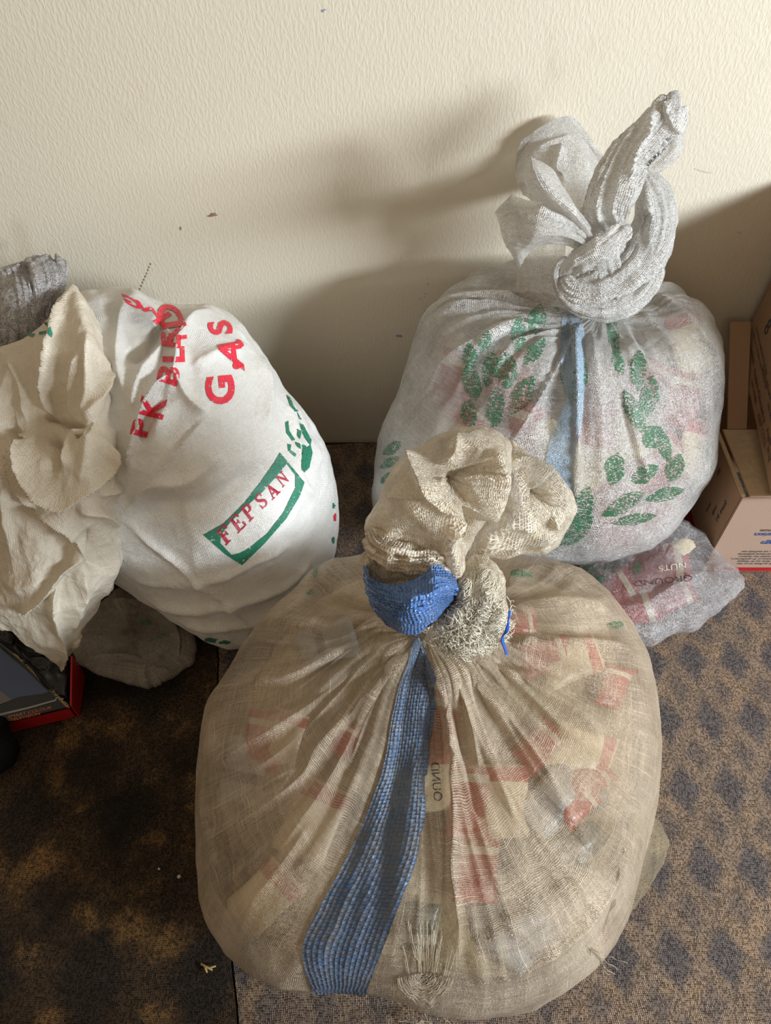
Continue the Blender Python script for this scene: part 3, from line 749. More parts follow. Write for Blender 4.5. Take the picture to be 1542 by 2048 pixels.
# ------------------------------------------------------------------ front sack
FO = [(690, 1112), (640, 1130), (590, 1180), (540, 1215), (490, 1270), (450, 1340), (415, 1410), (400, 1480), (396, 1560), (388, 1620), (386, 1690), (392, 1760), (405, 1820), (430, 1880), (470, 1930), (530, 1968), (590, 1983), (650, 1985), (700, 1990), (780, 2003), (850, 2028), (950, 2036), (1040, 2026), (1100, 2002), (1150, 1972), (1200, 1925), (1240, 1865), (1265, 1800), (1285, 1720), (1302, 1640), (1318, 1560), (1323, 1480), (1316, 1400), (1299, 1330), (1281, 1270), (1240, 1210), (1190, 1160), (1130, 1125), (1060, 1112), (1000, 1110), (900, 1105), (800, 1108)]
NECKF = PY(850, 1262, -0.735)
R1, R2 = 'r', 'v'
FF = [
 ([(850, 1290), (880, 1370), (900, 1450), (905, 1560), (905, 1700), (915, 1840), (905, 1930)], 11, 0.016, 'r'),
 ([(870, 1300), (925, 1390), (945, 1460), (955, 1560)], 10, 0.009, 'r'),
 ([(880, 1300), (960, 1380), (1030, 1460), (1080, 1530), (1130, 1620), (1180, 1700)], 12, 0.010, 'r'),
 ([(900, 1300), (1000, 1340), (1100, 1390), (1170, 1440), (1210, 1500)], 14, 0.009, 'r'),
 ([(930, 1300), (1010, 1290), (1100, 1285), (1180, 1288), (1240, 1300), (1275, 1330)], 13, 0.014, 'r'),
 ([(1000, 1230), (1080, 1205), (1160, 1200), (1230, 1225)], 16, 0.008, 'r'),
 ([(1000, 1170), (1070, 1140), (1130, 1140)], 16, 0.007, 'r'),
 ([(880, 1330), (940, 1440), (1000, 1560), (1040, 1680)], 14, 0.006, 'r'),
 ([(835, 1280), (740, 1330), (660, 1380), (560, 1450), (470, 1500), (420, 1560)], 13, 0.008, 'r'),
 ([(835, 1275), (760, 1300), (660, 1310), (560, 1330), (480, 1390)], 15, 0.008, 'r'),
 ([(830, 1265), (740, 1245), (650, 1240), (560, 1270)], 13, 0.010, 'r'),
 ([(830, 1290), (760, 1370), (700, 1430), (640, 1490), (600, 1560)], 11, 0.008, 'r'),
 ([(825, 1300), (770, 1370), (730, 1440), (700, 1530)], 10, 0.006, 'r'),
 ([(760, 1200), (690, 1190), (620, 1215)], 13, 0.006, 'r'),
 ([(800, 1310), (720, 1350), (620, 1400), (560, 1425)], 14, -0.006, 'v'),
 ([(940, 1330), (1040, 1400), (1120, 1480)], 12, -0.007, 'v'),
 ([(960, 1320), (1080, 1330), (1200, 1370)], 14, -0.008, 'v'),
 ([(880, 1360), (930, 1500), (960, 1650)], 11, -0.008, 'v'),
 ([(870, 1380), (880, 1500), (885, 1650), (885, 1800), (880, 1900)], 10, -0.009, 'v'),
 ([(1262, 1640), (1220, 1760), (1150, 1860), (1040, 1930), (940, 1965)], 20, 0.010, 'r'),
 ([(900, 1940), (1000, 1880), (1100, 1820), (1200, 1720)], 40, 0.006, 'v'),
 ([(395, 1560), (408, 1640), (430, 1730), (440, 1800)], 13, 0.006, 'r'),
 ([(470, 1900), (560, 1930), (620, 1925)], 20, 0.004, 'r'),
]
fb = body((0.06, -0.79, 0.21), (0.31, 0.30, 0.21), FO, nu=520, nv=330, neck=NECKF, neck_rise=0.045, neck_w=0.22, pw=(0.85, 0.9), flat=0.6,
          folds=FF, wr=[(0.005, 8, 1.0), (0.0006, 40, 0.5)], pleat=0.010, pleat_n=30, seed=2, cpx=(856, 1600))
bf = bvh_of(fb)
front = thing('knotted_sack', 'large cream mesh sack with a blue stripe, knotted on top, nearest to the camera', 'sack', (fb['center'][0], fb['center'][1], 0.0))
sk = build(fb, 'sack_cloth', M['front']); adopt(front, sk)
fsk = fill_sack(fb, M['fill_front'], front, 0.016, 0.034)
def name_packets(lst, stripe, what, stripe_name):
    ORD = ['first', 'second', 'third', 'fourth', 'fifth', 'sixth', 'seventh', 'eighth', 'ninth', 'tenth', 'eleventh', 'twelfth', 'thirteenth', 'fourteenth', 'fifteenth', 'sixteenth', 'seventeenth', 'eighteenth', 'nineteenth', 'twentieth']
    CN = {'pk_red': 'red', 'pk_cream': 'cream', 'pk_dark': 'dark', 'pk_grey': 'grey'}; cnt = {}
    for px, py, key, ob in sorted(lst, key=lambda q: q[1]):
        side = 'left' if px < stripe(py) else 'right'; k = (side, key); cnt[k] = cnt.get(k, 0) + 1
        ob['label'] = ('%s %s packet from the top, %s half of the small clear sack' % (ORD[cnt[k] - 1], CN[key], side)) if what is None else ('%s %s packet from the top, %s of the %s, inside %s' % (ORD[cnt[k] - 1], CN[key], side, stripe_name, what))
LS = 'blue_stripe'
st = surf_strip(LS, [(828, 1275), (812, 1330), (797, 1370), (783, 1440), (768, 1530), (738, 1620), (702, 1700), (662, 1775), (624, 1845), (608, 1890), (610, 1930), (628, 1984)],
           [(842, 1275), (858, 1320), (872, 1355), (868, 1420), (862, 1480), (850, 1560), (846, 1640), (832, 1720), (802, 1800), (780, 1860), (756, 1920), (730, 1990)],
           bf, M['blue'], None, 120, 20, 0.0022)
st['label'] = 'blue woven stripe running down the sack'; adopt(front, st)
PKO = []
PKL = 'cream and red plastic packet pressed against the inside of the large front mesh sack'
for px, py, rot, key, sc in [(945, 1600, 0.1, 'pk_red', 1.0), (955, 1740, 0.05, 'pk_red', .9), (880, 1440, 0.3, 'pk_red', .8), (520, 1480, 0.2, 'pk_red', .8), (565, 1470, 0.3, 'pk_cream', .7),
        (1095, 1310, 1.3, 'pk_red', .7), (1150, 1320, 1.2, 'pk_cream', .8), (1235, 1372, 0.3, 'pk_red', .6), (1080, 1490, 0.8, 'pk_red', .7), (1170, 1500, 1.9, 'pk_cream', .9),
        (1180, 1560, 0.9, 'pk_red', .7), (1110, 1600, 0.8, 'pk_grey', 1.0), (1180, 1690, 0.7, 'pk_dark', .6), (1010, 1600, 0.0, 'pk_cream', 1.0), (1090, 1720, 1.5, 'pk_dark', 1.0),
        (690, 1480, 0.6, 'pk_red', .5), (650, 1280, 1.3, 'pk_grey', .8), (620, 1640, 0.4, 'pk_cream', 1.1), (860, 1560, -0.1, 'pk_cream', .8), (480, 1540, 0.2, 'pk_grey', .9),
        (1040, 1240, 1.4, 'pk_red', .5), (1230, 1880, 0.9, 'pk_red', .5), (1160, 1610, .8, 'pk_red', .6), (1060, 1880, .8, 'pk_grey', 1.0), (520, 1800, .8, 'pk_cream', 1.0), (840, 1860, .1, 'pk_dark', .7)]:
    PKO.append((px, py, key, packet(px, py, rot, fsk, key, sc, 0, PKL, 'packets inside the front sack')))
# printed dots and letters showing through
name_packets(PKO, lambda y: 860 - max(0, y - 1450) * 0.36, 'the front sack', 'blue stripe'); PKO = []
d = text_decal('printed_letters', 'OUND', (868, 1605), (-2, -26), (22, -2), bf, M['ink'], None, 4, 0.0, 0.0016); d['label'] = 'grey printed letters showing through the mesh'; adopt(front, d)

# knot of the front sack
FK = M['front_knot']
def crop1(x, y): return (700 + x / 3.2125, 820 + y / 3.2125)
def c1s(l): return [crop1(*p) for p in l]
knot = []
hood = c1s([(95, 745), (130, 680), (190, 600), (230, 470), (300, 320), (420, 220), (560, 140), (700, 110), (850, 105), (960, 130), (1045, 205), (1040, 400), (960, 560), (800, 800), (700, 1010), (600, 985), (400, 930), (230, 850), (150, 850)])
hb = body(PY(855, 990, -0.70), (0.085, 0.065, 0.085), hood, nu=240, nv=200, pw=(1, 1), flat=1, wr=[(0.004, 16, 1), (0.0008, 60, 1)], zmin=0.3, ymax=None, cpx=crop1(600, 560), seed=5,
          folds=[(c1s([(735, 330), (745, 430)]), 34, -0.085, 'v'), (c1s([(640, 420), (740, 560), (745, 640)]), 14, -0.035, 'v'), (c1s([(400, 250), (470, 420), (560, 570), (650, 620), (720, 620)]), 13, 0.020, 'r'),
                 (c1s([(720, 620), (640, 760), (660, 900), (690, 1020)]), 10, 0.018, 'r'), (c1s([(740, 640), (730, 760), (740, 900)]), 11, -0.03, 'v'),
                 (c1s([(690, 180), (680, 280), (620, 360), (580, 480)]), 10, 0.012, 'r'), (c1s([(250, 560), (400, 600), (520, 700), (620, 820)]), 26, 0.012, 'v'),
                 (c1s([(880, 250), (930, 420), (900, 560), (800, 700)]), 18, 0.018, 'r'), (c1s([(220, 740), (350, 830), (520, 880), (680, 960)]), 9, 0.010, 'r'), (c1s([(200, 800), (350, 900), (520, 960)]), 9, -0.012, 'v'),
                 (c1s([(620, 300), (660, 250), (760, 230), (850, 300)]), 12, 0.010, 'r')])
hd = build(hb, 'knot_hood', FK); hd['label'] = 'bulging folded-over mouth of the sack above the knot'; knot.append(hd)
lobe = c1s([(740, 960), (820, 780), (930, 560), (1000, 400), (1020, 190), (1110, 240), (1200, 320), (1330, 400), (1420, 520), (1455, 640), (1410, 740), (1340, 870), (1260, 935), (1100, 930), (1000, 950), (850, 950)])
lb = body(PY(1040, 1010, -0.66), (0.07, 0.04, 0.065), lobe, nu=200, nv=170, pw=(1, 1), flat=1, wr=[(0.003, 20, 1), (0.0007, 70, 1)], zmin=0.3, ymax=None, cpx=crop1(1120, 640), seed=8,
          folds=[(c1s([(1180, 500), (1230, 560), (1200, 620)]), 34, -0.028, 'v'), (c1s([(1130, 470), (1200, 520), (1240, 570)]), 8, -0.012, 'v'), (c1s([(1000, 400), (1080, 330), (1200, 360), (1330, 450), (1400, 560)]), 9, 0.009, 'r'),
                 (c1s([(860, 860), (960, 760), (1080, 720), (1200, 780)]), 12, 0.012, 'r'), (c1s([(800, 900), (950, 860), (1100, 850)]), 9, 0.009, 'r'), (c1s([(1290, 720), (1320, 730)]), 12, 0.012, 'v')])
lo = build(lb, 'knot_lobe', M['front_loose']); lo['label'] = 'open netted right-hand lobe of the knot'; knot.append(lo)
knot.append(loft('knot_roll', [(*crop1(150, 800), -0.74, 22), (*crop1(230, 900), -0.765, 28), (*crop1(400, 960), -0.775, 26), (*crop1(560, 990), -0.775, 22), (*crop1(700, 1010), -0.76, 14)], FK, None, pleat=0.007, k=6, twist=2, seed=3, wr=[(0.003, 60)]))
knot.append(loft('knot_roll', [(*crop1(120, 900), -0.735, 14), (*crop1(150, 1000), -0.75, 18), (*crop1(280, 1090), -0.76, 24), (*crop1(430, 1070), -0.765, 20), (*crop1(560, 1010), -0.77, 14)], FK, None, pleat=0.006, k=6, twist=2, seed=6, wr=[(0.003, 60)]))
knot.append(loft('knot_core', [(*crop1(300, 1000), -0.70, 40), (*crop1(500, 1200), -0.71, 62), (*crop1(700, 1300), -0.72, 60), (*crop1(860, 1300), -0.71, 44)], FK, None, pleat=0.008, k=5, seed=1))
fz = c1s([(690, 1010), (780, 960), (860, 940), (930, 1000), (985, 1080), (1000, 1200), (1030, 1290), (1010, 1400), (960, 1480), (850, 1550), (750, 1570), (600, 1540), (470, 1460), (540, 1380), (600, 1290), (690, 1180)])
fzb = body(PY(920, 1215, -0.765), (0.045, 0.045, 0.05), fz, nu=170, nv=140, pw=(1, 1), flat=1, wr=[(0.004, 30, 1), (0.0015, 110, 1)], zmin=0.3, ymax=None, cpx=crop1(800, 1270), seed=12,
           folds=[(c1s([(760, 1080), (740, 1250), (640, 1380)]), 9, 0.008, 'r'), (c1s([(850, 1050), (860, 1250), (780, 1420)]), 9, 0.008, 'r'), (c1s([(940, 1150), (940, 1300), (880, 1420)]), 9, 0.006, 'r')])
fo = build(fzb, 'frayed_knot', M['front_loose']); fo['label'] = 'frayed right side of the knot'; knot.append(fo)
bfz = bvh_of(fzb)
band = sheet('blue_band', [
    [(*crop1(95, 985), -0.75), (*crop1(130, 1075), -0.785), (*crop1(250, 1115), -0.80), (*crop1(370, 1110), -0.805), (*crop1(470, 1050), -0.80), (*crop1(560, 1000), -0.79), (*crop1(660, 1050), -0.775), (*crop1(705, 1120), -0.75)],
    [(*crop1(95, 1040), -0.755), (*crop1(140, 1160), -0.80), (*crop1(260, 1220), -0.825), (*crop1(380, 1230), -0.835), (*crop1(480, 1200), -0.83), (*crop1(570, 1150), -0.82), (*crop1(650, 1140), -0.795), (*crop1(715, 1160), -0.76)],
    [(*crop1(100, 1110), -0.75), (*crop1(160, 1260), -0.795), (*crop1(270, 1330), -0.825), (*crop1(390, 1350), -0.835), (*crop1(490, 1310), -0.83), (*crop1(570, 1260), -0.815), (*crop1(640, 1210), -0.79), (*crop1(712, 1185), -0.76)],
    [(*crop1(118, 1180), -0.735), (*crop1(205, 1330), -0.77), (*crop1(300, 1410), -0.795), (*crop1(410, 1436), -0.80), (*crop1(500, 1400), -0.795), (*crop1(580, 1330), -0.785), (*crop1(650, 1270), -0.77), (*crop1(700, 1210), -0.75)]],
    M['blue_bright'], None, n=(80, 160), wr=((0.003, 45),), pleat=((0.004, 7, 1),), seed=4)
band['label'] = 'bright blue band of cloth wrapped round the knot'; knot.append(band)
rr = random.Random(4)
def on_surface_lines(bvh, starts, n, step, dirf, off=0.002, jit=0.5):
    L = []
    for sx, sy in starts:
        x, y = sx, sy; pts = []; dx, dy = dirf(x, y)
        for k in range(n):
            p, nn = shoot(bvh, x, y, off + rr.random() * off); pts.append(list(p))
            ddx, ddy = dirf(x, y); dx = dx * 0.6 + ddx * 0.4 + rr.uniform(-jit, jit); dy = dy * 0.6 + ddy * 0.4 + rr.uniform(-jit, jit)
            x += dx * step; y += dy * step
        L.append(np.array(pts))
    return L
def rnd_in(poly, m):
    P = np.array(poly); out = []
    while len(out) < m:
        x = rr.uniform(P[:, 0].min(), P[:, 0].max()); y = rr.uniform(P[:, 1].min(), P[:, 1].max()); c = False
        for i in range(len(P)):
            a, b = P[i], P[i - 1]
            if (a[1] > y) != (b[1] > y) and x < (b[0] - a[0]) * (y - a[1]) / (b[1] - a[1]) + a[0]: c = not c
        if c: out.append((x, y))
    return out
fl1 = on_surface_lines(bfz, rnd_in(c1s([(720, 1050), (900, 1020), (970, 1150), (900, 1300), (700, 1350), (650, 1280)]), 420), 12, 6, lambda x, y: (-0.35, 1), 0.0025, 0.35)
fl2 = on_surface_lines(bfz, rnd_in(c1s([(560, 1400), (700, 1250), (1000, 1250), (1000, 1420), (850, 1540), (700, 1560), (520, 1470)]), 620), 8, 3.6, lambda x, y: (rr.uniform(-1, 1), rr.uniform(-1, 1)), 0.004, 0.9)
knot.append(threads('frayed_threads', fl1 + fl2, 0.00034, M['thread_cream'], None))
bl = []
for k in range(5):
    q = [(*crop1(1030 + rr.uniform(-6, 6), 1290), -0.80), (*crop1(1020, 1350), -0.81), (*crop1(1000 + rr.uniform(-14, 14), 1420), -0.815), (*crop1(975 + rr.uniform(-8, 8), 1470), -0.81), (*crop1(1005 + rr.uniform(-4, 8), 1570), -0.80)]
    bl.append(catmull_grid([[PY(*p)] * 2 for p in q], 16, 2)[:, 0])
bt = threads('blue_thread', bl, 0.0011, M['thread_blue'], None, False); bt['label'] = 'loose blue thread hanging from the knot'; knot.append(bt)
adopt(front, *knot)
# frayed seam at the bottom
fr1 = []
for k in range(26):                      # slack cross threads sagging in arcs round the tear
    r = 7 + 2.0 * k; L = []
    for i in range(13):
        a = R(12 + 156 * i / 12); x, y = 850 + r * math.cos(a) + rr.uniform(-1, 1), 1940 + r * 1.15 * math.sin(a) * (0.9 + 0.2 * rr.random() * (i % 2))
        L.append(list(shoot(bf, x, y, 0.0018 + 0.001 * rr.random())[0]))
    fr1.append(np.array(L))
for k in range(34):                      # lengthwise threads running down into it
    x0 = 856 + rr.gauss(0, 26); y0 = rr.uniform(1840, 1920); L = []; n_ = 9
    for i in range(n_): L.append(list(shoot(bf, x0 + (852 - x0) * 0.05 * i + rr.uniform(-.8, .8), y0 + i * 9, 0.0015)[0]))
    fr1.append(np.array(L))
def ground_threads(cx, cy, n, spread, ln, lift=0.0):
    out = []
    for k in range(n):
        x, y = cx + rr.gauss(0, spread), cy + rr.gauss(0, spread * 0.6); a = rr.uniform(0.2, 2.6); L = []
        for i in range(9):
            L.append(PZ(x, y, 0.004 + lift * (1 - i / 8) + 0.003 * rr.random())); a += rr.uniform(-.5, .5); x += ln * math.cos(a); y += ln * math.sin(a)
        out.append(np.array(L))
    return out
for k in range(9):
    x, y = 1188 + rr.gauss(0, 8), 1900 + rr.gauss(0, 6); Y0 = shoot(bf, x, y, 0.002)[0].y; a = rr.uniform(0.8, 2.2); L = []
    for i in range(9):
        L.append(PY(x, y, Y0 - 0.001 * i)); a += rr.uniform(-.5, .5); x += 8 * math.cos(a); y += 8 * math.sin(a)
    fr1.append(np.array(L))
fr1 += ground_threads(838, 2028, 26, 22, 3, 0.012)
adopt(front, threads('frayed_threads', fr1, 0.00032, M['thread_tan'], None))
# dark tear hole near the seam, a rim of slit cloth
adopt(front, decal('tear_hole', [blot(850, 1958, 13, 11, 31)], bf, M['black_cloth'], None, 5, 0.0015))
fringe = sheet('mesh_corner', [[(x, y, shoot(bf, x, y, 0)[0].y * (1 - 0.25 * i) + PZ(x, y, 0.012)[1] * 0.25 * i) for i, (x, y) in enumerate(row)] for row in ([(1255, 1650), (1300, 1640), (1318, 1640)], [(1240, 1730), (1310, 1700), (1337, 1688)], [(1225, 1800), (1290, 1770), (1312, 1752)], [(1205, 1870), (1240, 1855), (1262, 1822)])],
               weave('tan_netting', (0.42, 0.34, 0.21), (0.30, 0.23, 0.14), 0.003, (0.6, 0.8), 0.5, 0.5, 0.4, 0.3, 0.2, 0.0008, None, 0.6), None, n=(60, 40), wr=((0.003, 40),), seed=9)
me = fringe.data
for v in me.vertices: v.co.z = max(v.co.z, 0.002)
fringe['label'] = 'loose tan net corner at the foot of the sack'; adopt(front, fringe)
# green specks of print
for x, y, rx, ry, s in [(1232, 1252, 18, 8, 41), (632, 1140, 6, 18, 42), (622, 1185, 10, 6, 43), (1040, 1150, 30, 9, 44)]:
    adopt(front, decal('green_print', [blot(x, y, rx, ry, s)], bf, M['green_print'], None, 5, 0.0016))

# ------------------------------------------------------------------ back sack
BO = [(1030, 518), (960, 535), (900, 578), (855, 625), (830, 690), (800, 780), (760, 865), (748, 950), (742, 1010), (760, 1060), (840, 1100), (950, 1118), (1050, 1128), (1150, 1128), (1230, 1125), (1290, 1105), (1350, 1065), (1392, 1010), (1428, 950), (1442, 860), (1450, 780), (1443, 690), (1412, 615), (1350, 563), (1300, 545), (1200, 520), (1100, 512)]
NECKB = PY(1205, 612, -0.225)
FB = [
 ([(1150, 620), (1060, 640), (960, 680), (890, 720), (850, 790)], 13, 0.010, 'r'),
 ([(1120, 590), (1030, 588), (930, 600), (860, 625)], 10, 0.010, 'r'),
 ([(1165, 640), (1110, 740), (1060, 820), (1025, 880)], 9, 0.014, 's'),
 ([(1130, 640), (1040, 720), (980, 790)], 14, 0.006, 'r'),
 ([(1140, 630), (1150, 740), (1150, 840), (1150, 960), (1150, 1020)], 9, 0.012, 's'),
 ([(1205, 640), (1225, 720), (1255, 820), (1275, 900), (1310, 980)], 9, 0.009, 'r'),
 ([(1235, 630), (1290, 720), (1340, 810), (1370, 900), (1372, 990)], 10, 0.009, 'r'),
 ([(1180, 640), (1195, 760), (1200, 880), (1200, 990)], 10, 0.006, 'r'),
 ([(1260, 610), (1330, 680), (1390, 760), (1425, 840)], 13, 0.008, 'r'),
 ([(1290, 585), (1350, 620), (1410, 690), (1440, 760)], 12, 0.010, 'r'),
 ([(1170, 650), (1168, 760), (1165, 900)], 8, -0.008, 'v'),
 ([(1215, 660), (1245, 800), (1270, 920)], 9, -0.007, 'v'),
 ([(1250, 640), (1320, 760), (1370, 860)], 10, -0.008, 'v'),
 ([(1100, 650), (1000, 740), (920, 830), (880, 900)], 18, -0.006, 'v'),
 ([(1140, 660), (1110, 780), (1095, 900)], 22, -0.014, 'v'),
 ([(850, 700), (810, 800), (790, 900), (775, 1000)], 14, 0.006, 'r'),
 ([(1110, 1060), (1220, 1050), (1330, 1010)], 16, 0.005, 'r'),
]
bb = body((0.26, -0.21, 0.27), (0.30, 0.19, 0.25), BO, nu=480, nv=330, neck=NECKB, neck_rise=0.05, neck_w=0.24, pw=(0.85, 0.95), flat=0.7,
          folds=FB, wr=[(0.005, 8, 1.0), (0.001, 30, 0.5)], pleat=0.010, pleat_n=26, seed=6, cpx=(1100, 840))
bbv = bvh_of(bb)
back = thing('knotted_sack', 'tall milky translucent sack printed with green leaves, knotted on top, against the wall', 'sack', (bb['center'][0], bb['center'][1], 0))
adopt(back, build(bb, 'sack_cloth', M['back']))
bsk = fill_sack(bb, M['fill_back'], back, 0.015, 0.032)
s2 = surf_strip('blue_stripe', [(1126, 620), (1120, 680), (1122, 740), (1132, 800), (1105, 870), (1090, 930), (1100, 990)], [(1162, 622), (1170, 700), (1172, 760), (1160, 850), (1150, 930), (1150, 980), (1150, 1010)], bbv, M['blue_light'], None, 70, 14, 0.0016)
s2['label'] = 'pale blue stripe below the knot'; adopt(back, s2)
LV = [(1074, 640, 66, 38, 12), (1037, 669, 76, 32, 3), (970, 685, 46, 26, 20), (941, 714, 58, 32, -8), (944, 765, 76, 40, -14), (981, 738, 76, 34, 10), (1014, 741, 76, 46, -2), (1069, 704, 72, 30, 38),
      (938, 828, 66, 34, -8), (992, 815, 92, 36, 6), (1045, 790, 90, 40, 30), (1149, 754, 112, 54, 4), (1226, 664, 112, 26, -8), (1236, 722, 66, 24, -14), (1277, 741, 84, 34, 2), (1298, 794, 92, 38, 12), (1270, 826, 104, 34, -26),
      (1306, 874, 54, 46, 40), (1230, 937, 70, 42, 12), (1288, 948, 66, 34, 58), (1349, 935, 62, 38, 22), (1328, 891, 66, 28, -14), (1330, 989, 82, 26, 74), (1246, 1008, 98, 34, 60), (1164, 1017, 96, 44, 18), (1268, 1038, 94, 22, 80), (1153, 1062, 92, 38, 50), (1090, 1085, 60, 30, 70),
      (785, 896, 46, 24, 55), (780, 925, 46, 18, 60), (775, 955, 36, 16, 50), (1112, 620, 16, 10, 60)]
def leaf_ring(cx, cy, ln, wd, ang, seed):
    r = random.Random(seed); a = R(ang); out = []
    for s, rng in ((1, range(0, 9)), (-1, range(8, 0, -1))):
        for i in rng:
            t = i / 8; x = s * wd / 2 * math.sin(math.pi * t) ** 0.75 * (1 + 0.12 * r.uniform(-1, 1)); y = (0.5 - t) * ln
            out.append((cx + x * math.cos(a) - y * math.sin(a) * -1 * -1 if False else cx + x * math.cos(a) + (-y) * -math.sin(a), cy + x * math.sin(a) - y * math.cos(a)))
    return out
for i, l in enumerate(LV):
    d = decal('leaf_print', [leaf_ring(*l, i)], bbv, M['green_print'], None, 7, 0.0012); d and adopt(back, d)
rr2 = random.Random(9)
for pts in ([(858, 640), (890, 622), (920, 612), (960, 600), (1015, 592), (1060, 590)], [(835, 700), (842, 660), (850, 640)], [(815, 760), (822, 720), (832, 690)], [(1270, 660), (1290, 672), (1310, 690)],
            [(1290, 690), (1320, 690), (1335, 700), (1300, 730), (1320, 760)], [(1350, 730), (1370, 770), (1380, 800), (1400, 830), (1420, 860)], [(1340, 860), (1370, 850), (1400, 860), (1395, 900)]):
    sp = spline2(pts, 5)
    for k in range(0, len(sp) - 1):
        if rr2.random() < 0.55: continue
        d = decal('smudged_print', [blot(sp[k][0], sp[k][1], 9 + rr2.random() * 6, 3.5 + rr2.random() * 2.5, int(sp[k][0]) + k, 8, rr2.uniform(-1, 1))], bbv, M['black_print'], None, 5, 0.0012); d and adopt(back, d)
PKB = 'red and cream plastic packet showing through the tall leaf-printed sack'
for px, py, rot, key, sc in [(905, 760, 0.3, 'pk_red', .8), (1015, 760, 0.1, 'pk_red', .9), (1050, 880, 0.3, 'pk_red', 1.0), (1085, 870, -0.4, 'pk_cream', .8), (1200, 800, 0.1, 'pk_red', .9), (1260, 860, -0.2, 'pk_cream', .9), (1330, 930, 0.8, 'pk_red', .8),
        (1300, 760, 0.5, 'pk_red', .6), (1250, 1070, 1.4, 'pk_red', .9), (1370, 800, 0.2, 'pk_red', .8), (900, 880, 0.6, 'pk_cream', 1.0), (1180, 930, 0.2, 'pk_cream', 1.0), (1330, 1040, 1.0, 'pk_red', .8), (1390, 680, -.3, 'pk_cream', .9), (1120, 780, 0, 'pk_grey', .9), (1235, 990, .9, 'pk_red', .8), (1405, 900, .2, 'pk_cream', .8), (960, 700, .5, 'pk_grey', .8)]:
    PKO.append((px, py, key, packet(px, py, rot, bsk, key, sc, 0, PKB, 'packets inside the tall leaf-printed sack')))
name_packets(PKO, lambda y: 1145, 'leaf-printed sack', 'pale blue stripe'); PKO = []
def c2(x, y): return (980 + x / 3.67, 160 + y / 3.67)
BK = M['back_knot']; kb = []
def g2(rows): return [[(*c2(x, y), Y) for x, y, Y in row] for row in rows]
kb.append(sheet('knot_flap', g2([  # hood behind
    [(235, 850, -0.110), (190, 700, -0.030), (195, 560, -0.024), (235, 450, -0.024)],
    [(330, 900, -0.130), (290, 640, -0.060), (310, 450, -0.024), (375, 340, -0.024)],
    [(450, 980, -0.140), (480, 680, -0.080), (490, 430, -0.030), (545, 262, -0.024)],
    [(600, 1020, -0.140), (640, 720, -0.085), (650, 480, -0.035), (645, 305, -0.024)],
    [(700, 1000, -0.135), (760, 750, -0.075), (770, 580, -0.030), (770, 490, -0.024)],
    [(700, 960, -0.120), (790, 770, -0.055), (850, 680, -0.050), (866, 590, -0.024)]]), BK, None, wr=((0.006, 12), (0.001, 50)), pleat=((0.005, 3, 1),), seed=2,
    folds=[([c2(520, 470), c2(500, 580), c2(480, 680), c2(560, 760)], 8, 0.012, 's'), ([c2(330, 520), c2(430, 470), c2(600, 400)], 8, 0.008, 'r'), ([c2(250, 500), c2(215, 640), c2(240, 800)], 7, 0.006, 'r')]))
kb[-1]['label'] = 'rounded loop of sacking behind the knot'
kb.append(sheet('knot_flap', g2([  # sheer under-flap
    [(560, 1200, -.215), (545, 1350, -.215), (520, 1540, -.215)],
    [(420, 1190, -.205), (400, 1370, -.20), (400, 1560, -.20)],
    [(300, 1230, -.19), (290, 1400, -.185), (290, 1560, -.19)],
    [(200, 1300, -.18), (195, 1420, -.175), (190, 1540, -.185)]]), M['back'], None, n=(70, 70), wr=((0.006, 20),), seed=7))
kb.append(sheet('knot_flap', g2([  # middle folded point
    [(285, 590, -.245), (300, 560, -.255), (325, 575, -.255), (355, 610, -.24)],
    [(270, 760, -.245), (320, 700, -.275), (400, 690, -.28), (490, 700, -.245)],
    [(390, 900, -.245), (430, 860, -.28), (500, 840, -.285), (580, 850, -.245)],
    [(500, 1010, -.25), (560, 980, -.28), (620, 960, -.285), (670, 970, -.25)],
    [(680, 1170, -.255), (720, 1160, -.275), (770, 1160, -.275), (810, 1190, -.25)]]), BK, None, wr=((0.003, 20), (0.0007, 60)), pleat=((0.006, 4, 0),), seed=5))
kb[-1]['label'] = 'pointed folded flap above the knot'
kb.append(sheet('knot_flap', g2([  # left wide flap
    [(760, 1175, -.255), (750, 1200, -.27), (730, 1230, -.27), (690, 1255, -.25)],
    [(600, 1045, -.245), (590, 1100, -.285), (575, 1160, -.29), (555, 1200, -.26)],
    [(430, 950, -.235), (410, 1010, -.285), (390, 1130, -.30), (400, 1215, -.27)],
    [(270, 890, -.22), (230, 940, -.265), (230, 1120, -.285), (280, 1290, -.265)],
    [(165, 840, -.205), (130, 900, -.245), (150, 1120, -.27), (225, 1375, -.265)],
    [(150, 870, -.20), (60, 960, -.23), (100, 1140, -.255), (200, 1370, -.26)]]), BK, None, wr=((0.004, 15), (0.0007, 60)), pleat=((0.006, 4, 0),), seed=11,
    folds=[([c2(300, 940), c2(450, 1010), c2(600, 1080), c2(730, 1180)], 7, 0.008, 'r')]))
kb[-1]['label'] = 'wide drooping flap on the left of the knot'
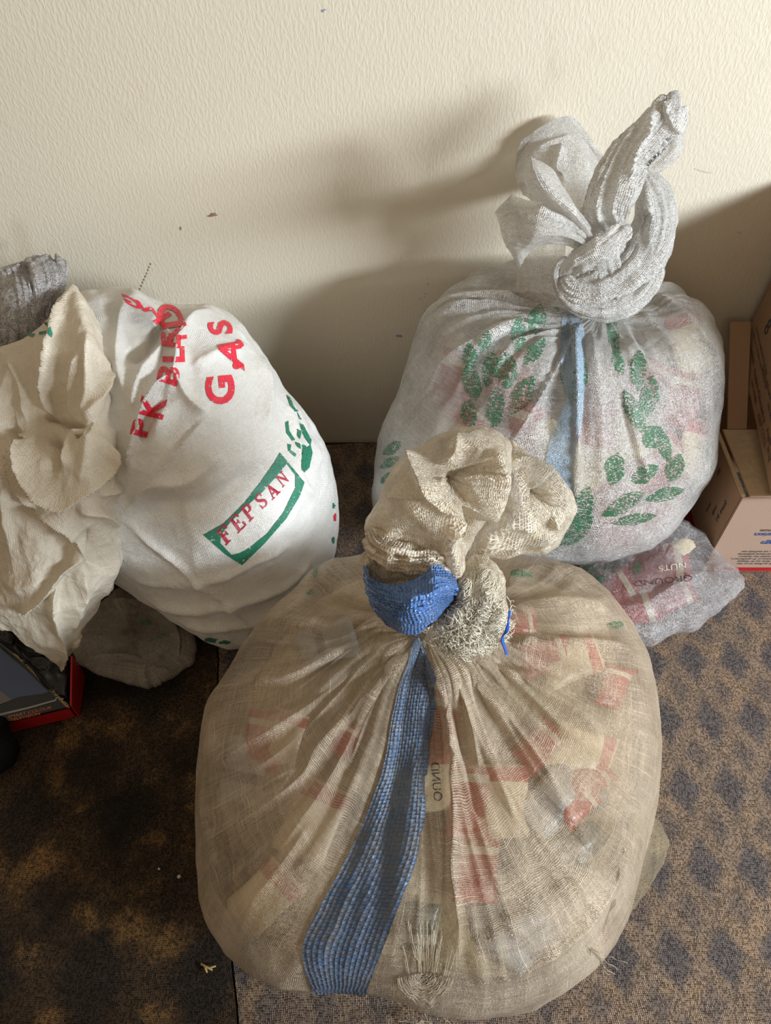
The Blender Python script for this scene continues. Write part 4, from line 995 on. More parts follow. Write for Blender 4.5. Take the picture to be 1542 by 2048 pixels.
kb.append(loft('knot_ear', [(*c2(900, 1130), -.235, 24), (*c2(860, 950), -.24, 40), (*c2(930, 760), -.235, 40), (*c2(1030, 570), -.225, 33), (*c2(1150, 430), -.215, 34), (*c2(1280, 300), -.205, 33), (*c2(1300, 200), -.20, 24), (*c2(1335, 130), -.20, 12), (*c2(1325, 90), -.20, 5)],
    BK, None, nv=170, nu=120, pleat=0.016, k=3, twist=1.5, seed=3, wr=((0.004, 22), (0.0008, 70)), flat=0.6, ends=(1, 1),
    folds=[([c2(1200, 200), c2(1150, 400), c2(1060, 560), c2(1000, 800)], 6, 0.009, 'r'), ([c2(1290, 130), c2(1330, 330), c2(1420, 400)], 6, 0.007, 'r'), ([c2(1320, 420), c2(1250, 560), c2(1120, 660)], 6, -0.012, 'v')]))
kb[-1]['label'] = 'tall twisted ear of sacking rising from the knot'
kb.append(sheet('knot_flap', g2([
    [(1300, 200, -.21), (1370, 180, -.20), (1455, 300, -.195)], [(1270, 380, -.22), (1360, 380, -.215), (1420, 430, -.20)], [(1200, 500, -.225), (1330, 520, -.22), (1400, 520, -.20)], [(1110, 620, -.225), (1200, 640, -.22), (1320, 610, -.205)], [(1090, 700, -.22), (1130, 690, -.215), (1180, 690, -.21)]]), BK, None, n=(80, 60), wr=((0.005, 20), (0.001, 60)), pleat=((0.006, 3, 0),), seed=15))
kb[-1]['label'] = 'crumpled edge of the tall ear'
kb.append(loft('knot_wrap', [(*c2(1130, 660), -.205, 16), (*c2(1200, 850), -.20, 34), (*c2(1220, 1020), -.205, 40), (*c2(1150, 1220), -.215, 44), (*c2(1010, 1390), -.23, 46), (*c2(830, 1490), -.235, 46), (*c2(640, 1500), -.23, 40), (*c2(560, 1400), -.215, 26)],
    BK, None, nv=190, nu=130, pleat=0.015, k=3, twist=0.6, seed=8, wr=((0.003, 22), (0.0006, 80)), folds=[([c2(1140, 760), c2(1170, 1000), c2(1060, 1200), c2(860, 1370), c2(640, 1460)], 7, 0.010, 's')]))
kb[-1]['label'] = 'thick roll of sacking wound round the knot'
kb.append(loft('knot_wrap', [(*c2(1220, 1330), -.215, 14), (*c2(1180, 1480), -.235, 19), (*c2(1050, 1610), -.25, 21), (*c2(880, 1680), -.258, 20), (*c2(700, 1660), -.255, 18), (*c2(560, 1570), -.245, 15), (*c2(510, 1430), -.23, 12), (*c2(560, 1300), -.22, 10)],
    BK, None, nv=160, nu=80, pleat=0.008, k=2.5, twist=1, seed=18, wr=((0.003, 40),)))
kb.append(loft('knot_wrap', [(*c2(1020, 1060), -.265, 14), (*c2(900, 1180), -.28, 20), (*c2(760, 1270), -.285, 20), (*c2(640, 1330), -.275, 18), (*c2(560, 1400), -.255, 14)], BK, None, nv=110, nu=80, pleat=0.008, k=2.5, twist=1, seed=28, wr=((0.003, 40),)))
kb.append(loft('knot_wrap', [(*c2(1250, 800), -.185, 20), (*c2(1280, 980), -.19, 22), (*c2(1250, 1180), -.195, 24), (*c2(1180, 1360), -.21, 26), (*c2(1120, 1480), -.22, 26)], BK, None, nv=110, nu=80, pleat=0.008, k=2.5, twist=1, seed=38, wr=((0.003, 40),)))
kb.append(loft('knot_core', [(*c2(760, 900), -.20, 30), (*c2(800, 1150), -.215, 45), (*c2(850, 1400), -.215, 62), (*c2(880, 1560), -.215, 62)], BK, None, pleat=0.009, k=6, seed=33, wr=((0.004, 30),)))
adopt(back, *kb)

# ------------------------------------------------------------------ small bag under the back sack
SO = [(1150, 1140), (1220, 1090), (1300, 1060), (1370, 1040), (1400, 1062), (1440, 1105), (1470, 1140), (1496, 1164), (1478, 1190), (1440, 1228), (1385, 1262), (1300, 1290), (1260, 1280), (1200, 1250), (1150, 1210)]
smb = body(PZ(1310, 1180, 0.05), (0.16, 0.12, 0.05), SO, nu=260, nv=170, neck=None, pw=(0.8, 1), flat=0.8, wr=[(0.008, 14, 1), (0.002, 50, 1)], seed=21, zmin=0.002, cpx=(1310, 1170),
    folds=[([(1180, 1200), (1270, 1215), (1360, 1170), (1450, 1130)], 12, 0.012, 'r'), ([(1150, 1235), (1260, 1225), (1330, 1200)], 10, 0.008, 'r'), ([(1370, 1060), (1410, 1110), (1420, 1160)], 12, -0.012, 'v'), ([(1280, 1120), (1340, 1130), (1390, 1180)], 10, 0.006, 'r')])
small = thing('plastic_sack', 'small clear sack of red packets lying on the carpet below the tall sack', 'sack', (smb['center'][0], smb['center'][1], 0))
adopt(small, build(smb, 'sack_cloth', M['small'])); sbv = bvh_of(smb)
_v, _f = inner(smb, 0.012, 0.04); ssk = BVHTree.FromPolygons([tuple(v) for v in _v.tolist()], _f)
PKS = 'red packet inside the small clear sack on the carpet'
for px, py, rot, key, sc in [(1320, 1125, 1.45, 'pk_red', .85), (1265, 1222, 1.25, 'pk_red', .75), (1345, 1190, 1.1, 'pk_red', .65), (1225, 1180, 1.0, 'pk_red', .7), (1372, 1085, .8, 'pk_cream', .4), (1215, 1135, .3, 'pk_dark', .35)]:
    PKO.append((px, py, key, packet(px, py, rot, ssk, key, sc, 0, PKS, 'packets inside the small clear sack')))
name_packets(PKO, lambda y: 1290, None, 'middle'); PKO = []
for tx, o_, ax, ay in (('GROUND', (1385, 1150), (-27, 3), (2, 16)), ('NUTS', (1372, 1125), (-22, 3), (2, 16))):
    d = text_decal('packet_lettering', tx, o_, ax, ay, sbv, M['crumb'] if tx == 'NUTS' else M['ink'], None, 4, 0.0, 0.001); d and adopt(small, d)
for x, y, rx, ry, s in [(1180, 1140, 16, 10, 51), (1275, 1135, 12, 14, 52), (1200, 1160, 8, 8, 53)]:
    d = decal('green_print', [blot(x, y, rx, ry, s)], sbv, M['green_print'], None, 5, 0.001); d and adopt(small, d)

# ------------------------------------------------------------------ left white sack
LO = [(150, 582), (240, 573), (300, 600), (350, 612), (430, 608), (475, 635), (512, 690), (560, 765), (620, 838), (655, 900), (672, 980), (674, 1050), (665, 1110), (640, 1170), (600, 1225), (545, 1272), (485, 1298), (430, 1293), (370, 1262), (300, 1210), (240, 1172), (150, 1120), (90, 1000), (70, 850), (90, 700), (115, 620)]
FL = [
 ([(240, 575), (300, 640), (345, 700), (370, 760)], 20, 0.010, 'r'), ([(430, 610), (390, 650), (360, 700), (345, 760), (300, 900)], 16, 0.012, 'r'),
 ([(345, 755), (300, 800), (272, 870), (262, 950)], 12, 0.016, 'l'), ([(345, 755), (375, 800), (415, 830)], 10, 0.010, 'r'), ([(415, 830), (370, 880), (300, 960), (250, 1020)], 10, 0.006, 's'),
 ([(330, 690), (280, 760), (265, 830)], 10, 0.010, 'r'), ([(250, 600), (235, 700), (255, 800)], 12, 0.007, 'r'), ([(520, 700), (535, 780), (530, 860)], 14, 0.006, 'r'), ([(380, 740), (450, 700), (500, 690)], 12, 0.006, 'r'),
 ([(250, 1010), (300, 970), (380, 960), (450, 900)], 16, 0.006, 'r'), ([(255, 1050), (340, 1010), (430, 1000), (520, 930)], 18, -0.005, 'v'),
 ([(243, 1040), (300, 1085), (360, 1130), (440, 1200), (520, 1260)], 6, 0.006, 'r'),
 ([(250, 1150), (330, 1165), (430, 1160), (520, 1120), (600, 1080)], 10, 0.006, 'r'), ([(270, 1180), (350, 1215), (450, 1215), (560, 1180), (640, 1110)], 9, 0.006, 'r'), ([(340, 1235), (430, 1255), (520, 1240), (600, 1180)], 9, 0.005, 'r'),
 ([(570, 790), (590, 860), (600, 960), (640, 1000)], 10, 0.005, 'r'), ([(250, 720), (300, 690), (330, 640)], 12, -0.010, 'v'), ([(270, 880), (330, 800), (345, 780)], 14, -0.010, 'v'),
]
FL = [(p, w_, h_ * 1.5, k_) for p, w_, h_, k_ in FL]
lbod = body((-0.27, -0.33, 0.26), (0.24, 0.22, 0.26), LO, nu=420, nv=300, neck=None, pw=(0.8, 0.9), flat=0.7, folds=FL, wr=[(0.007, 7, 1.0), (0.0022, 22, 1)], seed=14, cpx=(375, 930))
lbv = bvh_of(lbod)
left = thing('printed_sack', 'full white woven sack with a green-framed logo and red letters, left of the front sack', 'sack', (lbod['center'][0], lbod['center'][1], 0))
adopt(left, build(lbod, 'sack_cloth', M['white']))
frame_o = [(559, 905), (609, 964), (599, 992), (572, 1037), (530, 1085), (484, 1130), (448, 1106), (406, 1069), (447, 1046), (488, 1005), (521, 963), (548, 924)]
frame_i = [(573, 927), (590, 950), (590, 975), (566, 1025), (533, 1067), (500, 1094), (480, 1105), (463, 1109), (441, 1086), (441, 1072), (456, 1049), (488, 1016), (524, 984), (551, 954)]
d = decal('logo_frame', [frame_o, frame_i], lbv, M['green_solid'], None, 7, 0.001); adopt(left, d)
def serif(ch):
    """slab-serif glyphs built from bars: list of polygons in a unit cell"""
    b = lambda x0, y0, x1, y1: [(x0, y0), (x1, y0), (x1, y1), (x0, y1)]
    G = {'F': [b(.0, 0, .5, .08), b(.14, 0, .36, 1), b(0, .92, .9, 1), b(.74, .70, .9, .92), b(.36, .46, .62, .54), b(.55, .36, .64, .64)],
         'E': [b(.0, 0, .9, .08), b(.14, 0, .36, 1), b(0, .92, .86, 1), b(.72, .72, .86, .92), b(.36, .46, .62, .54), b(.55, .36, .64, .64), b(.76, .08, .9, .3)],
         'P': [b(.0, 0, .5, .08), b(.14, 0, .36, 1), b(0, .92, .5, 1), [(.5, 1), (.74, .97), (.86, .86), (.88, .72), (.8, .56), (.66, .48), (.5, .46), (.5, .54), (.6, .57), (.66, .72), (.62, .86), (.5, .92)], b(.36, .46, .5, .54)],
         'S': [[(.08, .0), (.16, .0), (.2, .05), (.45, -.02), (.7, .04), (.84, .2), (.8, .4), (.62, .54), (.36, .66), (.28, .78), (.36, .9), (.5, .94), (.64, .86), (.72, .7), (.78, .7), (.78, 1), (.72, 1), (.68, .95), (.48, 1.02), (.24, .97), (.1, .8), (.12, .62), (.3, .46), (.56, .34), (.66, .22), (.56, .08), (.4, .05), (.24, .14), (.16, .34), (.08, .34)]],
         'A': [b(-.04, 0, .3, .08), [(.1, .08), (.2, .08), (.46, .82), (.42, 1)], [(.42, 1), (.56, 1), (.86, .08), (.62, .08), (.42, .72)], b(.52, 0, .98, .08), b(.24, .28, .7, .36)],
         'N': [b(0, 0, .3, .08), b(.12, .08, .2, .92), [(.0, 1), (.3, 1), (.82, .22), (.82, 0), (.74, 0), (.12, .92), (0, .92)], b(.74, .2, .82, .92), b(.62, .92, .94, 1)]}
    return G[ch]
from mathutils.geometry import tessellate_polygon
def poly_letters(name, glyphs, bvh, mat, root):
    for gl, origin, ax, ay in glyphs:
        for k, pg in enumerate(gl):
            pts = [np.array(origin) + x * np.array(ax) + y * np.array(ay) for x, y in pg]
            d = decal(name, [pts], bvh, mat, None, 5, 0.0011 + 0.00005 * k)
            if d: yield d
def join(obs, name, root):
    V = []; F = []; s = 0
    for o in obs:
        V += [v.co.copy() for v in o.data.vertices]; F += [tuple(i + s for i in p.vertices) for p in o.data.polygons]; s = len(V)
    m = obs[0].data.materials[0]
    for o in obs: bpy.data.objects.remove(o)
    o = link_mesh(name, np.array([list(v) for v in V]), F, m); adopt(root, o); return o
LTR = [('F', (452, 1091), 30, 34, 27), ('E', (476, 1067), 29, 33, 26), ('P', (499, 1044), 27, 32, 25), ('S', (524, 1020), 24, 30, 22), ('A', (545, 1000), 25, 28, 20), ('N', (565, 975), 23, 25, 19)]
dx = np.array((0.69, -0.72)); dy = np.array((-0.62, -0.78))
for ch, o_, wd, ht, _ in LTR:
    lt = join(list(poly_letters('logo_letter', [(serif(ch), o_, dx * wd * 0.95, dy * ht)], lbv, M['crimson'], left)), 'logo_letter', left)
RL = [('G', (468, 808), (-6, -82), (-72, 6)), ('.', (476, 738), (0, -60), (-60, 0)), ('A', (486, 738), (-10, -78), (-62, -22)), ('.', (483, 693), (-10, -50), (-50, -20)), ('S', (466, 668), (-22, -60), (-58, 6)),
      ('P', (292, 878), (14, -58), (-36, -8)), ('K', (322, 842), (12, -50), (-52, -14)), ('B', (352, 775), (10, -54), (-44, -14)), ('L', (367, 727), (-2, -56), (-46, 0)), ('E', (358, 700), (2, -50), (-40, -8)), ('N', (372, 680), (-4, -40), (-42, 4)), ('D', (372, 655), (-22, -56), (-52, 8)), ('I', (345, 634), (-40, -38), (-34, 20)), ('N', (322, 640), (-42, -22), (-16, -24)), ('G', (290, 624), (-44, -20), (-14, -24))]
for ch, o_, ax, ay in RL:
    kx = 1.0 if o_[0] > 430 else 1.18; d = text_decal('red_letter', ch, o_, tuple(v * kx for v in ax), tuple(v * kx * 1.05 for v in ay), lbv, M['red_print'], None, 6, 0.035 if ch != '.' else 0.07, 0.0011); d and adopt(left, d)
EM = [[(572, 790), (580, 796), (588, 815), (596, 822), (590, 824), (580, 812)], [(592, 822), (600, 836), (603, 840), (598, 838)], [(598, 846), (606, 850), (622, 880), (620, 892), (606, 872)], [(570, 845), (576, 842), (578, 862), (590, 880), (584, 882), (572, 866)],
      [(590, 884), (612, 892), (606, 902), (592, 892)], [(604, 900), (620, 890), (624, 905), (618, 935), (608, 945), (603, 940), (603, 920)], [(574, 888), (582, 890), (580, 900), (592, 908), (590, 914), (576, 902)], [(594, 858), (602, 862), (600, 880), (594, 872)]]
for k, p in enumerate(EM):
    d = decal('emblem_print', [p], lbv, M['green_solid'], None, 6, 0.0011); d and adopt(left, d)
for x, y, rx, ry, s, mt in [(669, 1035, 3, 9, 61, 'red_print'), (667, 1012, 3, 6, 62, 'green_solid'), (420, 1280, 16, 5, 63, 'green_solid'), (450, 1284, 12, 4, 64, 'green_solid'), (666, 1080, 3, 8, 65, 'green_solid')]:
    d = decal('edge_print', [blot(x, y, rx, ry, s)], lbv, M[mt], None, 5, 0.001); d and adopt(left, d)
# its slack neck folded over and hanging down in front
def D(rows): return rows
DG = [
 [(-60, 720, -.34), (10, 695, -.33), (60, 668, -.325), (112, 628, -.315), (145, 572, -.30), (165, 600, -.30)],
 [(-70, 800, -.40), (10, 775, -.40), (70, 745, -.385), (120, 715, -.40), (175, 680, -.40), (222, 690, -.35)],
 [(-70, 880, -.44), (10, 860, -.45), (70, 850, -.45), (125, 830, -.44), (190, 800, -.46), (246, 770, -.40)],
 [(-70, 960, -.48), (10, 940, -.50), (70, 930, -.51), (135, 930, -.53), (200, 890, -.51), (262, 865, -.44)],
 [(-70, 1050, -.51), (10, 1040, -.53), (70, 1030, -.545), (135, 1020, -.56), (200, 990, -.54), (264, 948, -.47)],
 [(-70, 1130, -.54), (10, 1120, -.56), (65, 1110, -.575), (125, 1100, -.57), (185, 1080, -.565), (240, 1040, -.50)],
 [(-70, 1200, -.57), (0, 1200, -.59), (60, 1190, -.60), (120, 1180, -.60), (180, 1160, -.585), (241, 1120, -.53)],
 [(-70, 1240, -.59), (0, 1232, -.60), (40, 1270, -.61), (100, 1270, -.615), (150, 1240, -.60), (205, 1205, -.56)],
 [(-60, 1260, -.60), (10, 1258, -.605), (60, 1290, -.615), (110, 1325, -.625), (128, 1320, -.62), (165, 1262, -.60)],
 [(-50, 1265, -.60), (15, 1262, -.605), (78, 1298, -.615), (112, 1332, -.625), (127, 1343, -.625), (148, 1290, -.605)]]
DF = [
 ([(42, 850), (60, 910), (85, 960), (130, 1004), (172, 968), (203, 930), (206, 890), (190, 862)], 16, 0.020, 's'),
 ([(25, 880), (45, 960), (75, 1010), (120, 1040), (152, 1066), (170, 1122)], 10, 0.013, 's'),
 ([(150, 1012), (190, 1020), (225, 1050), (240, 1100)], 12, 0.012, 'r'), ([(190, 990), (230, 975), (262, 948)], 9, 0.008, 'r'),
 ([(165, 1122), (130, 1146), (85, 1195), (40, 1222)], 10, 0.012, 'l'), ([(116, 1165), (112, 1210), (125, 1270), (130, 1330)], 9, 0.012, 'l'),
 ([(145, 580), (130, 660), (112, 740), (105, 800), (130, 860)], 11, 0.014, 'l'), ([(172, 660), (175, 720), (180, 780), (182, 850)], 7, 0.008, 'r'), ([(222, 740), (205, 780), (190, 830), (183, 855)], 8, 0.012, 'r'), ([(160, 700), (150, 780), (160, 850)], 7, 0.006, 'r'),
 ([(215, 745), (235, 800), (225, 860)], 12, -0.008, 'v'), ([(182, 858), (150, 880), (135, 940)], 8, 0.008, 'r'), ([(186, 862), (175, 910), (160, 960)], 8, 0.007, 'r'), ([(180, 860), (110, 840), (100, 825)], 7, -0.010, 'v'),
 ([(20, 720), (50, 790), (60, 850)], 11, 0.008, 'r'), ([(0, 760), (10, 860), (25, 980), (30, 1100)], 10, 0.010, 'r'), ([(100, 870), (120, 900), (110, 950)], 9, -0.012, 'v'), ([(55, 880), (30, 860), (60, 900)], 9, -0.008, 'v'),
 ([(60, 1000), (100, 1080), (150, 1110)], 22, -0.010, 'v'), ([(160, 1060), (185, 1100), (190, 1150)], 20, -0.012, 'v'), ([(0, 1150), (40, 1170), (90, 1160)], 14, 0.006, 'r'), ([(200, 1060), (225, 1130), (200, 1200)], 10, 0.007, 'r'), ([(170, 1150), (165, 1200), (140, 1260)], 10, 0.006, 'r')]
dr = sheet('folded_neck', DG, M['drape'], None, n=(330, 240), wr=((0.009, 9), (0.0035, 24), (0.0010, 70)), octv=3, fs=1.5, folds=DF, seed=3, fray=0.006)
dr['label'] = 'slack cream neck of the sack folded over and hanging down'; adopt(left, dr)
tie = []
for k in range(5):
    q = [(183 + rr.uniform(-4, 4), 845 + k * 3, -.535), (172, 858 + k * 2, -.555), (165 + rr.uniform(-3, 3), 866 + k, -.56), (158 - k * 2, 872 + rr.uniform(-4, 6), -.55)]
    tie.append(catmull_grid([[PY(*p)] * 2 for p in q], 14, 2)[:, 0])
t_ = threads('tie_string', tie, 0.0012, M['thread_brown'], None, False); t_['label'] = 'thin brown string tied round the neck'; adopt(left, t_)
# green script on the inside of the neck
drb = BVHTree.FromPolygons([tuple(v.co) for v in dr.data.vertices], [tuple(p.vertices) for p in dr.data.polygons])
for p in ([(84, 641), (90, 640), (101, 655), (105, 668), (103, 676), (95, 668), (78, 670), (80, 664), (96, 662), (97, 656)], [(56, 672), (64, 667), (72, 668), (66, 675)]):
    d = decal('script_print', [p], drb, M['green_solid'], None, 5, 0.0012); d and adopt(left, d)

# ------------------------------------------------------------------ grey sack behind, at the left edge
gs = sheet('crinkled_cloth', [
    [(-120, 620, -.16), (-60, 580, -.15), (0, 545, -.14), (60, 522, -.13), (124, 508, -.12)],
    [(-120, 660, -.24), (-50, 630, -.24), (10, 600, -.23), (75, 570, -.20), (135, 530, -.145)],
    [(-120, 720, -.28), (-50, 690, -.28), (10, 665, -.27), (70, 635, -.24), (128, 575, -.17)],
    [(-120, 780, -.28), (-50, 760, -.28), (5, 730, -.275), (65, 690, -.25), (112, 625, -.20)],
    [(-120, 900, -.26), (-50, 880, -.26), (5, 840, -.255), (65, 800, -.24), (110, 700, -.20)]], M['grey'], None, n=(140, 180), wr=((0.007, 20), (0.003, 60)), pleat=((0.011, 13, 0),), seed=6, folds=[([(0, 548), (60, 524), (120, 512)], 5, 0.004, 'r')])
gy = thing('grey_sack', 'glossy grey crinkled sack behind the white sack at the left edge', 'sack', (-0.75, -0.16, 0))
gsb = body((-0.80, -0.19, 0.24), (0.20, 0.15, 0.24), [(-300, 700), (-200, 620), (-100, 590), (0, 610), (50, 700), (60, 800), (40, 900), (0, 1000), (-80, 1040), (-200, 1000), (-280, 850)], nu=140, nv=90, wr=[(0.006, 12, 1)], seed=3, fit=4)
gsk = build(gsb, 'sack_cloth', M['grey']); adopt(gy, gs, gsk)

# ------------------------------------------------------------------ grey clear sack flat on the floor, between white sack and box
co = [(150, 1330), (142, 1300), (175, 1230), (235, 1176), (300, 1198), (350, 1222), (385, 1262), (392, 1295), (386, 1325), (350, 1352), (296, 1376), (230, 1357), (180, 1345)]
cb = body(PZ(270, 1290, 0.026), (0.10, 0.10, 0.026), co, nu=220, nv=140, pw=(0.8, 1), flat=0.9, wr=[(0.005, 16, 1), (0.0012, 60, 1)], seed=31, cpx=(270, 1280),
    folds=[([(200, 1195), (300, 1215), (352, 1260), (360, 1320)], 9, 0.008, 'l'), ([(296, 1374), (290, 1340), (330, 1310)], 6, 0.007, 'r'), ([(240, 1325), (290, 1335), (350, 1340)], 6, 0.006, 'r'), ([(160, 1320), (230, 1310), (300, 1325)], 8, 0.006, 'r')])
cs = thing('plastic_sack', 'flattened dull grey see-through sack on the dark carpet, under the white sack', 'sack', (cb['center'][0], cb['center'][1], 0))
adopt(cs, build(cb, 'sack_cloth', M['clear'])); cbv = bvh_of(cb)
for k, (x, y, rx, ry, ro) in enumerate([(290, 1245, 12, 9, .3), (282, 1262, 16, 3, -.5), (275, 1290, 12, 3, -.6), (310, 1278, 18, 3, -.4), (262, 1235, 10, 2, .3), (300, 1300, 14, 3, -.7), (330, 1270, 10, 4, .2), (250, 1255, 9, 2, -.5), (340, 1300, 9, 6, .4), (225, 1215, 10, 2, .4)]):
    d = decal('dark_print', [blot(x, y, rx, ry, 70 + k, 9, ro)], cbv, M['black_print' if k % 3 else 'green_print'], None, 5, 0.001); d and adopt(cs, d)

# ------------------------------------------------------------------ cardboard boxes at the right
def hexa(name, pts, mat, parent=None, bev=0.0012):
    """box from eight corners: bottom ring of four, top ring of four"""
    F = [(3, 2, 1, 0), (4, 5, 6, 7), (0, 1, 5, 4), (1, 2, 6, 5), (2, 3, 7, 6), (3, 0, 4, 7)]
    bm = bmesh.new(); vs = [bm.verts.new(tuple(p)) for p in pts]
    for f in F: bm.faces.new([vs[i] for i in f])
    bmesh.ops.recalc_face_normals(bm, faces=bm.faces)
    if bev: bmesh.ops.bevel(bm, geom=list(bm.edges), offset=bev, segments=2, affect='EDGES')
    me = bpy.data.meshes.new(name); bm.to_mesh(me); bm.free(); me.materials.append(mat)
    o = bpy.data.objects.new(name, me); COL.objects.link(o)
    if parent: adopt(parent, o)
    return o
def plate(name, a, b, c, d_, th, mat, parent=None, bev=0.0006):
    a, b, c, d_ = [np.array(p, float) for p in (a, b, c, d_)]; n = np.cross(b - a, d_ - a); n /= np.linalg.norm(n)
    return hexa(name, [a, b, c, d_, a + n * th, b + n * th, c + n * th, d_ + n * th], mat, parent, bev)
lowb = thing('cardboard_box', 'low cardboard box with upside-down printed text, at the right edge on the carpet', 'box', (0.75, -0.2, 0))
X0, X1, YF, YB, ZT = 0.600, 1.05, -0.356, -0.195, 0.212
plate('front_panel', (X0, YF, 0.001), (X1, YF, 0.001), (X1, YF, ZT), (X0, YF, ZT), -0.004, M['card_pale'], lowb)
plate('side_panel', (X0, YF + 0.005, 0.001), (X0, YB + 0.1, 0.001), (X0, YB + 0.1, ZT - 0.002), (X0, YF + 0.005, ZT - 0.002), 0.004, M['card'], lowb)
plate('back_panel', (X0 + 0.005, YB + 0.1, 0.001), (X1, YB + 0.1, 0.001), (X1, YB + 0.1, ZT - .002), (X0 + 0.005, YB + 0.1, ZT - .002), 0.004, M['card'], lowb)
plate('top_flap', (X0 + 0.012, YF + 0.002, ZT), (X1, YF + 0.002, ZT), (X1, YB, ZT + 0.002), (X0 + 0.012, YB, ZT + 0.002), 0.004, M['card_edge'], lowb)
plate('side_rim', (X0 - 0.001, YF + 0.004, ZT - 0.001), (X0 + 0.006, YF + 0.004, ZT - 0.001), (X0 + 0.006, YB, ZT + 0.001), (X0 - 0.001, YB, ZT + 0.001), 0.004, M['card_edge'], lowb)
plate('raised_flap', (X0 + 0.02, YB + 0.002, ZT + 0.004), (0.655, YB + 0.002, ZT + 0.004), (0.668, -0.035, 0.335), (X0 + 0.03, -0.035, 0.335), 0.004, M['card'], lowb)
plate('red_strip', (X0 + 0.02, YF - 0.0004, 0.003), (X1, YF - 0.0004, 0.003), (X1, YF - 0.0004, 0.014), (X0 + 0.02, YF - 0.0004, 0.014), 0.0003, M['red_card'], lowb, 0)
plate('red_strip', (X0 - 0.0006, YF + 0.01, 0.003), (X0 - 0.0006, YB, 0.003), (X0 - 0.0006, YB, 0.05), (X0 - 0.0006, YF + 0.01, 0.016), 0.0003, M['red_card'], lowb, 0)
def flat_text(name, txt, org, ax, ay, mat, parent, bold=0.0):
    V = []; F = []; org, ax, ay = [np.array(v, float) for v in (org, ax, ay)]
    cu = bpy.data.curves.new('type', 'FONT'); cu.body = txt; cu.size = 1; cu.offset = bold; cu.resolution_u = 2
    ob = bpy.data.objects.new('type', cu); COL.objects.link(ob); bpy.context.view_layer.update()
    me = bpy.data.meshes.new_from_object(ob.evaluated_get(bpy.context.evaluated_depsgraph_get()))
    V = [org + v.co.x * ax + v.co.y * ay for v in me.vertices]; F = [tuple(p.vertices) for p in me.polygons]
    bpy.data.objects.remove(ob); bpy.data.curves.remove(cu); bpy.data.meshes.remove(me)
    o = link_mesh(name, np.array(V), F, mat, None, None, False); adopt(parent, o); return o
for tx, x, z, s, mt in [('consommation', 0.655, 0.118, .011, 'ink'), ('de consommation', 0.640, 0.104, .015, 'blue_ink'), ("d'un endroit sec et frais", 0.650, 0.092, .010, 'blue_ink'), ("Prise d'Entreposage", 0.632, 0.078, .017, 'blue_ink')]:
    flat_text('box_lettering', tx, (x + len(tx) * s * 0.56, YF - 0.0008, z + s), (-s, 0, 0), (0, 0, -s), M[mt], lowb, 0.02)
for k in range(6):
    tx = ['conserver dans un endroit sec', 'garder a temperature ambiante', 'ne pas empiler les cartons', 'a consommer de preference', 'lot et date sur le dessus', 'tenir au frais et au sec'][k]
    flat_text('box_lettering', tx, (0.624 + len(tx) * .0085 * 0.54, YF - 0.0008, 0.066 - k * 0.0075), (-.0085, 0, 0), (0, 0, -.0075), M['ink'], lowb, 0.02)
for k, (tx, z, s) in enumerate([('Store dry', 0.165, .014), ('keep', 0.13, .012), ('lot no', 0.115, .010), ('000', 0.185, .012)]):
    flat_text('side_lettering', tx, (X0 - 0.0008, YF + 0.03 + 0.02 * k, z), (0, 0.0, -s), (0, s * 1.0, 0), M['ink'], lowb, 0.02)
tall = thing('cardboard_box', 'brown cardboard box with rotated black text, standing on the low box at the right edge', 'box', (0.9, -0.2, ZT + 0.006))
A0 = PY(1478, 694, -0.022); B0 = PY(1544, 1012, -0.39); 
zb = ZT + 0.0065
A0[2] = max(A0[2], zb); B0[2] = max(B0[2], zb)
upv = np.array([0.01, 0.0, 0.34]); rt = np.array([0.36, 0.03, 0.0])
hexa('box_body', [B0, B0 + rt, A0 + rt, A0, B0 + upv, B0 + rt + upv, A0 + rt + upv, A0 + upv], M['card'], tall, 0.004)
lu = (B0 - A0) / np.linalg.norm(B0 - A0); vu = upv / np.linalg.norm(upv); nn = np.cross(lu, vu); nn = nn if nn[0] < 0 else -nn
for k, (tx, u, v, s) in enumerate([('Ingredients', .03, .035, .013), ('000-00', .035, .02, .012), ('Product of', .10, .03, .013), ('net weight', .11, .016, .013), ('Best before', .16, .028, .013), ('KEEP COOL', .19, .014, .014), ('store in a dry place away from the sun', .03, .055, .009), ('packed by weight not by volume', .03, .067, .009), ('Fragile', .24, .03, .013), ('00 kg', .27, .02, .013), ('8', .06, .09, .04), ('handle with care', .12, .06, .012), ('this side up', .2, .05, .012)]):
    flat_text('box_lettering', tx, A0 + lu * u + vu * v + nn * 0.0006, lu * s, vu * s, M['ink'] if k % 2 == 0 or k > 5 else simple('faded_red_ink', (0.24, 0.10, 0.06), .8, .2), tall, 0.01)

# ------------------------------------------------------------------ torn black box at the lower left
blk = thing('product_box', 'black and red torn carton with a blue screen picture, lower left on the carpet', 'box', (-0.6, -0.62, 0))
zt = 0.040
c0 = PZ(136, 1414, zt); c1_ = PZ(0, 1277, zt); c2_ = PZ(0, 1447, zt)
e1 = (c1_ - c0); e2 = (c2_ - c0)
def on(u, v, z=zt, side=0): p = c0 + e1 * u + e2 * v; return np.array([p[0], p[1], z])
far = 2.2
hexa('printed_panel', [on(0, 0, zt - .006), on(far, 0, zt - .006), on(far, far * 1.2, zt - .006), on(0, far * 1.2, zt - .006), on(0, 0), on(far, 0), on(far, far * 1.2), on(0, far * 1.2)], M['black_card'], blk, 0.0006)
plate('torn_edge', on(-0.01, -0.02, zt - .001), on(far, -0.02, zt - .001), on(far, 0.02, zt - .001), on(0.0, 0.02, zt - .001), 0.0018, M['card_edge'], blk, 0.0004)
